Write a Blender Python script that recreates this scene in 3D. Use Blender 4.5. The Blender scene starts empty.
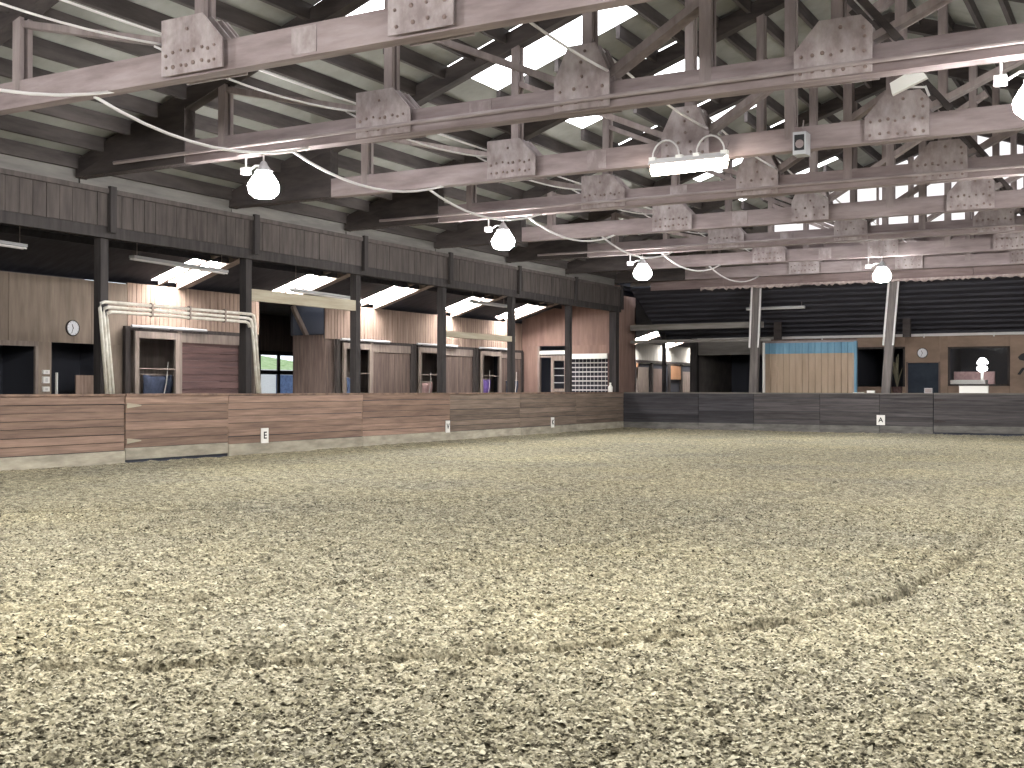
import bpy, bmesh, math, random
import numpy as np
from mathutils import Vector, Matrix

random.seed(7)
SC = bpy.context.scene
COL = SC.collection

# ------------------------------------------------------------------ camera, world, exposure
H = 1.6
YAW, PITCH, ROLL, FPX = .5119, .0044, .0018, 1151.1
cam = bpy.data.cameras.new('camera')
cam.sensor_width = 36.0
cam.lens = FPX / 1024 * 36.0
cam.clip_end = 300
cam_o = bpy.data.objects.new('camera', cam)
COL.objects.link(cam_o)
fw = Vector((-math.sin(YAW) * math.cos(PITCH), math.cos(YAW) * math.cos(PITCH), math.sin(PITCH)))
r0 = Vector((math.cos(YAW), math.sin(YAW), 0)); u0 = r0.cross(fw)
R = r0 * math.cos(ROLL) + u0 * math.sin(ROLL)
U = -r0 * math.sin(ROLL) + u0 * math.cos(ROLL)
cam_o.matrix_world = Matrix(((R.x, U.x, -fw.x, 0), (R.y, U.y, -fw.y, 0), (R.z, U.z, -fw.z, H), (0, 0, 0, 1)))
SC.camera = cam_o

world = bpy.data.worlds.new('overcast_sky')
SC.world = world
world.use_nodes = True
wb = world.node_tree.nodes['Background']
wb.inputs[0].default_value = (.82, .9, 1.0, 1)
wb.inputs[1].default_value = 1.7

SC.view_settings.view_transform = 'Standard'
SC.view_settings.look = 'None'
SC.view_settings.gamma = 1
SC.view_settings.use_curve_mapping = False
SC.view_settings.exposure = 0.22
SC.cycles.max_bounces = 5
SC.cycles.diffuse_bounces = 4
SC.cycles.use_denoising = True
SC.cycles.sample_clamp_indirect = 4.0

LAMP_POWER = 290.0
SKYLIGHT = 5.0
AISLE_SKYLIGHT = 75.0
GABLE = 1.0

# ------------------------------------------------------------------ materials
def mat(name, base, dark=None, scale=(1, 1, 1), size=3.0, rough=.85, vary=.0, bump=0.0, spec=.2, contrast=(.35, .7), metal=0, detail=5):
    m = bpy.data.materials.new(name); m.use_nodes = True
    nt = m.node_tree; b = nt.nodes['Principled BSDF']
    b.inputs['Roughness'].default_value = rough
    b.inputs['Metallic'].default_value = metal
    b.inputs['Specular IOR Level'].default_value = spec
    if dark is None and not vary:
        b.inputs['Base Color'].default_value = (*base, 1)
        return m
    dark = dark or base
    tc = nt.nodes.new('ShaderNodeTexCoord'); mp = nt.nodes.new('ShaderNodeMapping')
    mp.inputs['Scale'].default_value = scale
    nt.links.new(tc.outputs['Object'], mp.inputs['Vector'])
    oi = nt.nodes.new('ShaderNodeObjectInfo')
    ad = nt.nodes.new('ShaderNodeVectorMath'); ad.operation = 'MULTIPLY_ADD'
    cb = nt.nodes.new('ShaderNodeCombineXYZ')
    for i in range(3): nt.links.new(oi.outputs['Random'], cb.inputs[i])
    nt.links.new(cb.outputs[0], ad.inputs[0]); ad.inputs[1].default_value = (37, 23, 51)
    nt.links.new(mp.outputs[0], ad.inputs[2])
    nz = nt.nodes.new('ShaderNodeTexNoise'); nz.inputs['Scale'].default_value = size; nz.inputs['Detail'].default_value = detail
    nz.inputs['Roughness'].default_value = .62
    nt.links.new(ad.outputs[0], nz.inputs['Vector'])
    rp = nt.nodes.new('ShaderNodeValToRGB')
    rp.color_ramp.elements[0].position = contrast[0]; rp.color_ramp.elements[0].color = (*dark, 1)
    rp.color_ramp.elements[1].position = contrast[1]; rp.color_ramp.elements[1].color = (*base, 1)
    nt.links.new(nz.outputs[0], rp.inputs[0])
    out = rp.outputs[0]
    if vary:
        mr = nt.nodes.new('ShaderNodeMapRange'); mr.inputs['To Min'].default_value = 1 - vary; mr.inputs['To Max'].default_value = 1 + vary
        nt.links.new(oi.outputs['Random'], mr.inputs[0])
        vm = nt.nodes.new('ShaderNodeVectorMath'); vm.operation = 'SCALE'
        nt.links.new(out, vm.inputs[0]); nt.links.new(mr.outputs[0], vm.inputs['Scale'])
        out = vm.outputs[0]
    nt.links.new(out, b.inputs['Base Color'])
    if bump:
        bp = nt.nodes.new('ShaderNodeBump'); bp.inputs['Strength'].default_value = bump; bp.inputs['Distance'].default_value = .02
        nt.links.new(nz.outputs[0], bp.inputs['Height']); nt.links.new(bp.outputs[0], b.inputs['Normal'])
    return m

def emit(name, col, s):
    m = bpy.data.materials.new(name); m.use_nodes = True
    nt = m.node_tree; nt.nodes.clear()
    e = nt.nodes.new('ShaderNodeEmission'); e.inputs[0].default_value = (*col, 1); e.inputs[1].default_value = s
    o = nt.nodes.new('ShaderNodeOutputMaterial'); nt.links.new(e.outputs[0], o.inputs[0])
    return m

M = {
    'plank_red': mat('reddish_kick_board', (.33, .225, .175), (.19, .13, .105), (3, .35, 6), 2.5, vary=.22, bump=.3),
    'plank_brown': mat('brown_kick_board', (.25, .19, .155), (.14, .11, .09), (3, .35, 6), 2.5, vary=.2, bump=.3),
    'plank_grey': mat('grey_kick_board', (.11, .1, .102), (.055, .05, .053), (.35, 3, 6), 2.5, vary=.25, bump=.3),
    'plank_dark': mat('blackened_kick_board', (.07, .066, .073), (.036, .034, .039), (.35, 3, 6), 2.5, vary=.25, bump=.3),
    'foot_board': mat('dusty_foot_board', (.46, .42, .34), (.27, .245, .2), (.8, .8, 3), 2.0, vary=.12, bump=.3),
    'foot_grey': mat('grey_foot_board', (.2, .19, .18), (.1, .095, .09), (.8, .8, 3), 2.0, vary=.12, bump=.3),
    'cap': mat('worn_cap_rail', (.3, .2, .15), (.13, .09, .075), (1, 1, 1), 3),
    'chord': mat('pale_timber', (.3, .25, .252), (.18, .142, .142), (.35, 2, 2), 2.2, vary=.08, bump=.25),  # chords paler than the rafters: lamplight put into the timber colour
    'web': mat('grey_timber', (.3, .255, .25), (.19, .155, .152), (2, 2, .35), 2.4, vary=.12, bump=.25),
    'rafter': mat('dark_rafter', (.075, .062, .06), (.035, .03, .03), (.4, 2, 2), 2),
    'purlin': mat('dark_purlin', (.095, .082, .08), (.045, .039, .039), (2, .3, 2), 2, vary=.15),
    'gusset': mat('pale_gusset_plate', (.4, .355, .355), (.21, .17, .17), (1, 1, .6), 3.6, vary=.06),
    'bolt': mat('rusty_bolt', (.2, .15, .14)),
    'deck': mat('roof_deck', (.29, .29, .272), (.215, .215, .2), (1, 1, 1), 1.2, vary=.1),
    'eave': mat('eave_board', (.2, .19, .18), (.13, .124, .12), (1, .4, 3), 2, vary=.1),
    'post': mat('dark_post', (.06, .053, .053), (.03, .027, .028), (3, 3, .3), 2.5),
    'post_light': mat('weathered_post', (.19, .17, .165), (.1, .09, .088), (3, 3, .3), 2.5),
    'header': mat('header_boards', (.1, .085, .08), (.055, .047, .046), (3, 3, .4), 2.5, vary=.15),
    'far_header': mat('far_header_board', (.26, .2, .195), (.16, .12, .118), (.35, 3, 3), 2.5),
    'pale_beam': mat('pale_beam', (.42, .38, .3), (.3, .26, .2), (3, .3, 3), 2.5),
    'grey_beam': mat('grey_beam', (.2, .185, .175), (.12, .11, .1), (.3, 3, 3), 2.5),
    'tg': mat('aisle_wall_boards', (.36, .265, .215), (.22, .155, .125), (4, 4, .35), 2.6, vary=.1, bump=.15),
    'ply': mat('plywood', (.31, .25, .205), (.2, .158, .128), (3, 3, .4), 1.6, vary=.08),
    'stallwood': mat('stall_wood', (.2, .15, .13), (.11, .08, .072), (4, 4, .35), 2.6, vary=.15),
    'stallred': mat('dark_red_slat', (.15, .09, .085), (.08, .05, .05), (4, .35, 4), 2.6, vary=.15),
    'frame': mat('worn_door_frame', (.32, .265, .235), (.2, .16, .14), (4, 4, .5), 2.6, vary=.1),
    'frame_dark': mat('dark_frame', (.07, .058, .055), (.04, .034, .034), (4, 4, .5), 2.6),
    'brownwall': mat('brown_far_wall', (.3, .215, .165), (.21, .15, .115), (.5, .5, 1), 2, vary=.05),
    'pinkwall': mat('pinkish_wall', (.29, .19, .16), (.2, .13, .11), (3, 3, .4), 1.8, vary=.05),
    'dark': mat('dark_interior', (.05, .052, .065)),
    'stalldim': mat('dim_stall_boards', (.3, .25, .225), (.19, .155, .14), (4, 4, .4), 2.2),
    'farroof': mat('dark_aisle_roof', (.05, .048, .058), (.03, .029, .036), (.3, 3, 3), 2),
    'bluedoor': mat('dark_blue_door', (.035, .045, .06), (.025, .03, .042), (1, 1, 1), 2),
    'white': mat('white_paint', (.8, .79, .76)),
    'pipe': mat('white_pipe', (.75, .73, .68), (.5, .46, .4), (1, 1, 1), 4, rough=.5),
    'conduit': mat('pale_conduit', (.62, .6, .6), rough=.45),
    'grey_metal': mat('grey_metal', (.4, .4, .42), rough=.45),
    'steel': mat('dull_steel', (.32, .28, .28), (.2, .16, .16), (.5, 3, 3), 3, rough=.6),
    'black': mat('black_paint', (.02, .02, .022), rough=.5),
    'tan': mat('tan_metal_sheet', (.43, .33, .25), (.34, .26, .19), (3, 3, .5), 1.5, rough=.6),
    'blue': mat('blue_metal_sheet', (.18, .34, .46), (.12, .25, .36), (3, 3, .5), 1.5, rough=.5),
    'blanket_blue': mat('blue_cloth', (.14, .2, .34), (.08, .11, .2), (1, 1, 1), 6),
    'blanket_navy': mat('navy_cloth', (.07, .085, .14), (.04, .05, .08), (1, 1, 1), 6),
    'blanket_purple': mat('purple_cloth', (.25, .16, .5), (.16, .1, .34), (1, 1, 1), 6),
    'blanket_pink': mat('pink_cloth', (.45, .3, .29), (.3, .19, .19), (1, 1, 1), 6),
    'rope': mat('pale_rope', (.5, .47, .45)),
    'clockface': mat('clock_face', (.72, .72, .76)),
    'concrete': mat('aisle_concrete', (.3, .28, .25), (.2, .19, .17), (1, 1, 1), 1.5),
    'grass': mat('outdoor_grass', (.42, .5, .28), (.24, .34, .14), (1, 1, 1), 3),
    'gravel': mat('outdoor_gravel', (.5, .48, .45), (.36, .35, .33), (1, 1, 1), 4),
    'orange': mat('orange_panel', (.5, .27, .15), (.38, .2, .11), (3, 3, .4), 2),
    'whitewall': mat('pale_upper_wall', (.55, .53, .49), (.44, .42, .38), (3, 3, .4), 2),
    'plant': mat('dry_plant', (.22, .2, .14), (.11, .1, .07), (1, 1, 1), 5),
    'paper': mat('fringe_insulation', (.55, .47, .45), (.32, .25, .24), (1, 1, 1), 9),
    'outer': mat('outer_wall', (.16, .14, .13), (.1, .09, .085), (1, 1, 1), 2),
    'lamp': emit('lamp_glow', (1, .99, .965), LAMP_POWER),
    'lamp_top': emit('lamp_upper_glow', (1, .985, .97), LAMP_POWER * .3),
    'skylight': emit('skylight_sheet', (.97, .98, 1), SKYLIGHT),
    'aisle_skylight': emit('aisle_skylight_sheet', (1, .96, .92), AISLE_SKYLIGHT),
    'gable': emit('translucent_gable_sheet', (1, .96, .98), GABLE),
    'heater': emit('heater_glow', (1, .86, .72), 40.0),
    'tablelamp': emit('table_lamp_glow', (1, 1, 1), 22.0),
}
g = bpy.data.materials.new('window_glass'); g.use_nodes = True
nt = g.node_tree; nt.nodes.clear()
tr = nt.nodes.new('ShaderNodeBsdfTransparent'); gl = nt.nodes.new('ShaderNodeBsdfGlossy'); gl.inputs['Roughness'].default_value = .03
mx = nt.nodes.new('ShaderNodeMixShader'); mx.inputs[0].default_value = .07; oo = nt.nodes.new('ShaderNodeOutputMaterial')
nt.links.new(tr.outputs[0], mx.inputs[1]); nt.links.new(gl.outputs[0], mx.inputs[2]); nt.links.new(mx.outputs[0], oo.inputs[0])
M['glass'] = g

# ------------------------------------------------------------------ helpers
def wloc(o):
    v = Vector((0, 0, 0))
    while o is not None:
        v += o.location; o = o.parent
    return v

class MB:
    def __init__(s): s.v = []; s.f = []
    def add(s, vs, fs):
        n = len(s.v); s.v += [tuple(p) for p in vs]; s.f += [tuple(i + n for i in q) for q in fs]; return s
    def box(s, x0, x1, y0, y1, z0, z1):
        if x0 > x1: x0, x1 = x1, x0
        if y0 > y1: y0, y1 = y1, y0
        return s.add([(x0, y0, z0), (x1, y0, z0), (x1, y1, z0), (x0, y1, z0), (x0, y0, z1), (x1, y0, z1), (x1, y1, z1), (x0, y1, z1)],
                     [(3, 2, 1, 0), (4, 5, 6, 7), (0, 1, 5, 4), (1, 2, 6, 5), (2, 3, 7, 6), (3, 0, 4, 7)])
    def beam(s, p, q, w, h, up=(0, 0, 1)):
        p = Vector(p); q = Vector(q); d = (q - p).normalized(); up = Vector(up)
        if abs(d.dot(up)) > .99: up = Vector((0, 1, 0))
        a = d.cross(up).normalized() * w / 2; b = a.cross(d).normalized() * h / 2
        vs = [c + i * a + j * b for c in (p, q) for i, j in ((-1, -1), (1, -1), (1, 1), (-1, 1))]
        return s.add(vs, [(3, 2, 1, 0), (4, 5, 6, 7), (0, 1, 5, 4), (1, 2, 6, 5), (2, 3, 7, 6), (3, 0, 4, 7)])
    def tube(s, pts, r, n=6):
        pts = [Vector(p) for p in pts]; rings = []
        for i, p in enumerate(pts):
            d = (pts[min(i + 1, len(pts) - 1)] - pts[max(i - 1, 0)]).normalized()
            up = Vector((0, 0, 1)) if abs(d.z) < .9 else Vector((0, 1, 0))
            a = d.cross(up).normalized(); b = a.cross(d)
            rr = r[i] if isinstance(r, (list, tuple)) else r
            rings.append([p + (a * math.cos(2 * math.pi * k / n) + b * math.sin(2 * math.pi * k / n)) * rr for k in range(n)])
        vs = [v for rg in rings for v in rg]; fs = []
        for i in range(len(pts) - 1):
            for k in range(n):
                fs.append((i * n + k, i * n + (k + 1) % n, (i + 1) * n + (k + 1) % n, (i + 1) * n + k))
        fs.append(tuple(range(n))[::-1]); fs.append(tuple((len(pts) - 1) * n + k for k in range(n)))
        return s.add(vs, fs)
    def prism(s, poly, axis, a0, a1):
        """poly in the two other axes (x,z for axis y; y,z for axis x; x,y for axis z)"""
        def P(u, v, t):
            return {'y': (u, t, v), 'x': (t, u, v), 'z': (u, v, t)}[axis]
        n = len(poly)
        vs = [P(u, v, a0) for u, v in poly] + [P(u, v, a1) for u, v in poly]
        fs = [tuple(range(n))[::-1], tuple(range(n, 2 * n))] + [(i, (i + 1) % n, n + (i + 1) % n, n + i) for i in range(n)]
        return s.add(vs, fs)
    def lathe(s, prof, c, n=16, axis='z'):
        vs = []; fs = []
        for r, h in prof:
            for k in range(n):
                a = 2 * math.pi * k / n; x, y = r * math.cos(a), r * math.sin(a)
                vs.append({'z': (c[0] + x, c[1] + y, c[2] + h), 'x': (c[0] + h, c[1] + x, c[2] + y), 'y': (c[0] + x, c[1] + h, c[2] + y)}[axis])
        for i in range(len(prof) - 1):
            for k in range(n):
                fs.append((i * n + k, i * n + (k + 1) % n, (i + 1) * n + (k + 1) % n, (i + 1) * n + k))
        fs.append(tuple(range(n))[::-1]); fs.append(tuple((len(prof) - 1) * n + k for k in range(n)))
        return s.add(vs, fs)
    def build(s, name, m, parent=None, smooth=False, kind=None):
        off = wloc(parent) if parent is not None else Vector((0, 0, 0))
        me = bpy.data.meshes.new(name)
        me.from_pydata([(x - off.x, y - off.y, z - off.z) for x, y, z in s.v], [], s.f)
        bm = bmesh.new(); bm.from_mesh(me); bmesh.ops.recalc_face_normals(bm, faces=bm.faces); bm.to_mesh(me); bm.free()
        me.materials.append(M[m])
        if smooth:
            for p in me.polygons: p.use_smooth = True
        o = bpy.data.objects.new(name, me); COL.objects.link(o); o.parent = parent
        if kind: o['kind'] = kind
        return o

def empty(name, loc=(0, 0, 0)):
    o = bpy.data.objects.new(name, None); o.location = loc; o.empty_display_size = .2; COL.objects.link(o); return o
def tag(o, label, cat, group=None, kind=None):
    o['label'] = label; o['category'] = cat
    if group: o['group'] = group
    if kind: o['kind'] = kind
    return o
def thing(name, label, cat, loc, group=None): return tag(empty(name, loc), label, cat, group)
def struct(name, loc=(0, 0, 0), label=None, cat='structure'):
    o = empty(name, loc); o['kind'] = 'structure'
    if label: o['label'] = label; o['category'] = cat
    return o
def copy_tree(o, loc=None):
    c = o.copy(); COL.objects.link(c)
    if loc is not None: c.location = loc
    for ch in list(o.children):
        d = ch.copy(); COL.objects.link(d); d.parent = c
        for gch in list(ch.children):
            e = gch.copy(); COL.objects.link(e); e.parent = d
    return c
def boards(mb, u0, u1, fixed, z0, z1, w, th, axis, gap=.012, jit=.006):
    """a row of vertical boards along x or y; fixed is the front coordinate, th the (signed) depth behind it"""
    n = max(1, round((u1 - u0) / w)); w = (u1 - u0) / n
    for i in range(n):
        a, b = u0 + i * w + gap / 2, u0 + (i + 1) * w - gap / 2
        f = fixed + random.uniform(-jit, jit)
        if axis == 'y': mb.box(f, f + th, a, b, z0, z1)
        else: mb.box(a, b, f, f + th, z0, z1)
    return mb

# ------------------------------------------------------------------ key dimensions
WX = -18.79                       # face of the left kick wall
YF = 42.59                        # face of the far kick wall
HW = 1.47
XB = -23.45                       # back wall of the left aisle
YB = 46.5                         # back wall of the far aisle
RX = -5.66                        # ridge
def Yp(k): return 16.61 + 4.33 * (k - 1)
def Yt(k): return 11.476 + 4.33 * (k - 1)
def roof(x): return 5.77 + .35 * (13.13 - abs(x - RX))     # underside of the rafters
def lean(x): return 4.3 + .313 * (x - XB)                  # underside of the left lean-to roof

# ------------------------------------------------------------------ arena floor
def vnoise(x, y, seed):
    xi = np.floor(x).astype(np.int64); yi = np.floor(y).astype(np.int64)
    fx = x - xi; fy = y - yi
    fx = fx * fx * (3 - 2 * fx); fy = fy * fy * (3 - 2 * fy)
    def h(a, b):
        n = (a * 374761393 + b * 668265263 + seed * 1442695041) & 0xffffffff
        n = ((n ^ (n >> 13)) * 1274126177) & 0xffffffff
        return ((n ^ (n >> 16)) & 0xffff) / 65535.0
    return (h(xi, yi) * (1 - fx) + h(xi + 1, yi) * fx) * (1 - fy) + (h(xi, yi + 1) * (1 - fx) + h(xi + 1, yi + 1) * fx) * fy

def graded(lo, f0, f1, hi, d, g):
    mid = list(np.arange(f0, f1, d)); a = []; x = f0; s = d
    while x > lo: s = min(s * g, .5); x -= s; a.append(max(x, lo))
    b = []; x = mid[-1]; s = d
    while x < hi: s = min(s * g, .5); x += s; b.append(min(x, hi))
    return np.array(a[::-1] + mid + b)

RUT = [(-9.0, 3.6), (-7.2, 3.8), (-5.78, 4.31), (-5.13, 4.68), (-4.35, 5.24), (-3.77, 5.62), (-3.2, 6.31), (-2.7, 7.02), (-2.39, 7.52), (-2.06, 8.35), (-1.87, 9.1), (-1.68, 10.17), (-1.57, 11.4), (-1.62, 13.18), (-1.77, 15.91), (-2.09, 22.3), (-3.2, 30)]
RUT2 = [(-9.5, 4.5), (-7.22, 5.39), (-6.79, 5.9), (-6.32, 6.44), (-5.95, 7.16), (-5.63, 8.38), (-5.21, 9.44), (-4.97, 11.72), (-4.6, 16), (-4.6, 22), (-5.2, 30)]
RUT3 = [(-14, 9.0), (-11.5, 10.6), (-9.8, 12.4), (-8.6, 15), (-7.9, 19), (-7.8, 26), (-8.4, 33)]
def dense(poly, n=260):
    P = np.array(poly, float)
    for _ in range(3):
        Q = [P[0]]
        for a, b in zip(P[:-1], P[1:]): Q += [a * .75 + b * .25, a * .25 + b * .75]
        P = np.array(Q + [P[-1]])
    s = np.r_[0, np.cumsum(np.hypot(*np.diff(P, axis=0).T))]
    t = np.linspace(0, s[-1], n)
    return np.c_[np.interp(t, s, P[:, 0]), np.interp(t, s, P[:, 1])]
def signed(px, py, poly):
    P = dense(poly); out = np.full(px.shape, 99.0)
    T = np.gradient(P, axis=0); T /= np.linalg.norm(T, axis=1)[:, None]
    for c in range(0, len(px), 60000):
        x = px[c:c + 60000, None] - P[None, :, 0]; y = py[c:c + 60000, None] - P[None, :, 1]
        d2 = x * x + y * y; i = d2.argmin(1); k = np.arange(len(i))
        sg = T[i, 0] * y[k, i] - T[i, 1] * x[k, i]
        out[c:c + 60000] = np.sqrt(d2[k, i]) * np.sign(sg)
    return out

RUTMASK = None
def floor_height(x, y):
    global RUTMASK
    RUTMASK = np.zeros(x.shape)
    h = (vnoise(x * 1.1, y * 1.1, 1) - .5) * .03 + (vnoise(x * 4.3, y * 4.3, 2) - .5) * .022
    h += (vnoise(x * 13, y * 13, 3) - .5) * .028 + (vnoise(x * 27, y * 27, 4) - .5) * .022
    c = vnoise(x * 19 + 5, y * 19 + 3, 5); h += np.where(c > .68, (c - .68) * .06, 0)
    wob = (vnoise(x * 2.2, y * 2.2, 7) - .5) * .08 + (vnoise(x * 9, y * 9, 9) - .5) * .07
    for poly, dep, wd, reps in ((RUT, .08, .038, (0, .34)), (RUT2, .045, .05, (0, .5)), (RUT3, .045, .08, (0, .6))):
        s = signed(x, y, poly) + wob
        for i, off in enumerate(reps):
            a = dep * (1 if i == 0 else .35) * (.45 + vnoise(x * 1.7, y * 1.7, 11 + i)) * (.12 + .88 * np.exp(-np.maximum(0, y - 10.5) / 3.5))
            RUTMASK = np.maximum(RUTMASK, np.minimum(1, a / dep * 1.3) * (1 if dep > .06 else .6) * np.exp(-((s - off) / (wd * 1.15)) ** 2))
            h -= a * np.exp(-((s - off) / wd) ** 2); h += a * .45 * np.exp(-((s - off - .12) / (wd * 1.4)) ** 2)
        h += .008 * np.sin(s * 2 * math.pi / .21) * np.exp(-(s / 2.6) ** 2)
    # banked footing along both kick walls
    d = np.minimum(x - WX, YF - y)
    h += .06 * np.exp(-np.maximum(d, 0) / .5) * (.55 + .5 * vnoise(x * .6, y * .6, 21))
    return h
gx = graded(WX - .02, -7.6, .6, 7.4, .026, 1.018); gy = graded(-6, 3.1, 10.5, YF + .02, .026, 1.012)
GX, GY = np.meshgrid(gx, gy, indexing='ij'); px, py = GX.ravel(), GY.ravel()
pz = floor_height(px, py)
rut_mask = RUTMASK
nx, ny = len(gx), len(gy)
me = bpy.data.meshes.new('floor')
ii, jj = np.meshgrid(np.arange(nx - 1), np.arange(ny - 1), indexing='ij')
a = (ii * ny + jj).ravel(); quads = np.stack([a, a + ny, a + ny + 1, a + 1], 1)
me.vertices.add(nx * ny); me.vertices.foreach_set('co', np.stack([px, py, pz], 1).ravel().astype(np.float32))
me.loops.add(quads.size); me.loops.foreach_set('vertex_index', quads.ravel().astype(np.int32))
me.polygons.add(len(quads)); me.polygons.foreach_set('loop_start', np.arange(0, quads.size, 4, dtype=np.int32))
me.update(calc_edges=True)
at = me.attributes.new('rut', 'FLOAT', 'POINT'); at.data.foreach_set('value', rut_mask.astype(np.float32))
fm = bpy.data.materials.new('arena_footing'); fm.use_nodes = True
nt = fm.node_tree; b = nt.nodes['Principled BSDF']; b.inputs['Roughness'].default_value = 1; b.inputs['Specular IOR Level'].default_value = .05
tc = nt.nodes.new('ShaderNodeTexCoord')
def N(scale, detail=4, rough=.6):
    n = nt.nodes.new('ShaderNodeTexNoise'); n.inputs['Scale'].default_value = scale; n.inputs['Detail'].default_value = detail
    n.inputs['Roughness'].default_value = rough; nt.links.new(tc.outputs['Object'], n.inputs['Vector']); return n
def ramp(src, stops):
    r = nt.nodes.new('ShaderNodeValToRGB'); nt.links.new(src, r.inputs[0])
    while len(r.color_ramp.elements) < len(stops): r.color_ramp.elements.new(.5)
    for e, (p, c) in zip(r.color_ramp.elements, stops): e.position = p; e.color = (*c, 1)
    return r
fine = N(34, 5, .7); speck = ramp(fine.outputs[0], [(.34, (.072, .065, .045)), (.46, (.245, .225, .162)), (.58, (.41, .38, .28)), (.72, (.64, .605, .47))])
big = N(.35, 3); patch = ramp(big.outputs[0], [(.3, (.82, .82, .86)), (.7, (1.08, 1.04, .95))])
clump = N(7.5, 4, .75); cl = ramp(clump.outputs[0], [(.36, (.5, .5, .5)), (.5, (1, 1, 1)), (.64, (1.5, 1.5, 1.5))])
mx0 = nt.nodes.new('ShaderNodeMixRGB'); mx0.blend_type = 'MULTIPLY'; mx0.inputs[0].default_value = 1
nt.links.new(speck.outputs[0], mx0.inputs[1]); nt.links.new(cl.outputs[0], mx0.inputs[2]); speck = mx0
mxn = nt.nodes.new('ShaderNodeMixRGB'); mxn.blend_type = 'MULTIPLY'; mxn.inputs[0].default_value = 1
nt.links.new(speck.outputs[0], mxn.inputs[1]); nt.links.new(patch.outputs[0], mxn.inputs[2])
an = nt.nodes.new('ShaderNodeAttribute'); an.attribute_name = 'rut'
rut_shade = nt.nodes.new('ShaderNodeMixRGB'); rut_shade.blend_type = 'MULTIPLY'; rut_shade.inputs[2].default_value = (.36, .34, .32, 1)  # groove shade multiplied into the footing colour along the ruts
nt.links.new(an.outputs['Fac'], rut_shade.inputs[0]); nt.links.new(mxn.outputs[0], rut_shade.inputs[1])
nt.links.new(rut_shade.outputs[0], b.inputs['Base Color'])
bmp = nt.nodes.new('ShaderNodeBump'); bmp.inputs['Strength'].default_value = .9; bmp.inputs['Distance'].default_value = .03
mid = N(16, 5, .7); nt.links.new(mid.outputs[0], bmp.inputs['Height']); nt.links.new(bmp.outputs[0], b.inputs['Normal'])
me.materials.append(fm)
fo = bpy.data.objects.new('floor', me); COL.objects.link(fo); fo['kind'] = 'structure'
fo['label'] = 'arena floor of loose sandy footing with harrow ruts'

# loose chips of footing, uncountable
rng = np.random.default_rng(3)
nC = 150000
d = 3.9 + 13 * rng.random(nC) ** 1.5; az = rng.uniform(-.56, .56, nC) + YAW
cx, cy = -np.sin(az) * d, np.cos(az) * d
cz = floor_height(cx, cy)
keep = RUTMASK < .16 + .3 * rng.random(nC)
cx, cy, cz = cx[keep], cy[keep], cz[keep]; nC = len(cx)
sz = rng.uniform(.0055, .015, nC) * (1 + .8 * (rng.random(nC) > .93)); rot = rng.uniform(0, 6.283, nC)
base = np.array([(-1, -.45, 0), (.1, -.7, .25), (1, -.1, .05), (.35, .6, .3), (-.7, .5, .1), (0, 0, .65)])
tri = np.array([(0, 1, 5), (1, 2, 5), (2, 3, 5), (3, 4, 5), (4, 0, 5)])
V = base[None] * (1 + rng.uniform(-.35, .35, (nC, 6, 3))) * sz[:, None, None]
tilt = rng.uniform(-.7, .7, nC)
V[..., 2] += V[..., 0] * np.sin(tilt)[:, None]
c, s = np.cos(rot)[:, None], np.sin(rot)[:, None]
X = V[..., 0] * c - V[..., 1] * s; Y = V[..., 0] * s + V[..., 1] * c
V = np.stack([X + cx[:, None], Y + cy[:, None], V[..., 2] + cz[:, None] + .001], -1).reshape(-1, 3)
F = (tri[None] + (np.arange(nC) * 6)[:, None, None]).reshape(-1, 3)
me = bpy.data.meshes.new('footing_chips')
me.vertices.add(len(V)); me.vertices.foreach_set('co', V.ravel().astype(np.float32))
me.loops.add(F.size); me.loops.foreach_set('vertex_index', F.ravel().astype(np.int32))
me.polygons.add(len(F)); me.polygons.foreach_set('loop_start', np.arange(0, F.size, 3, dtype=np.int32))
for nme, c1 in (('pale_chip', (.45, .42, .315)), ('tan_chip', (.25, .227, .155)), ('dark_chip', (.07, .062, .043))):
    me.materials.append(mat(nme, c1, rough=1, spec=.05))
pick = np.repeat(rng.choice(3, nC, p=[.26, .4, .34]), 5)
me.polygons.foreach_set('material_index', pick.astype(np.int32)); me.update(calc_edges=True)
co = bpy.data.objects.new('footing_chips', me); COL.objects.link(co)
tag(co, 'loose pale and dark chips scattered over the arena footing', 'footing', kind='stuff')

# ------------------------------------------------------------------ kick walls
def plank_rows(parent, axis, u0, u1, face, m, foot, z0=.02, rows=7, inward=1):
    """horizontal planks of one section: axis y = left wall (face is x), axis x = far wall (face is y)"""
    fb = .31; hs = [random.uniform(.9, 1.1) for _ in range(rows)]; tot = sum(hs); z = fb
    def one(za, zb, off, nm, mm):
        mb = MB(); a, b2 = u0 + .006, u1 - .006
        j1, j2 = random.uniform(-.006, .006), random.uniform(-.006, .006)
        if axis == 'y':
            mb.box(face - .05 + off, face + off, a, b2, za, zb)
        else:
            mb.box(a, b2, face - off, face + .05 - off, za, zb)
        mb.v = [(p[0], p[1], p[2] + (j1 if (p[1] if axis == 'y' else p[0]) < (u0 + u1) / 2 else j2)) for p in mb.v]
        mb.build(nm, mm, parent)
    one(-.05, fb - .008, .025, 'foot_board', foot)
    for h in hs:
        z2 = z + h / tot * (HW - .03 - fb)
        one(z + .006, z2 - .006, random.uniform(-.009, .009), 'plank', m); z = z2
wl = struct('wall_left', (WX, 29, 0), 'long plank kick wall of reddish boards along the left side')
secs = [(8.0, 12.3, 'plank_red'), (12.3, 16.96, 'plank_red'), (20.03, 25.2, 'plank_red'), (25.2, 29.6, 'plank_red'), (29.6, 34.0, 'plank_brown'), (34.0, 38.3, 'plank_brown'), (38.3, YF, 'plank_grey')]
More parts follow.
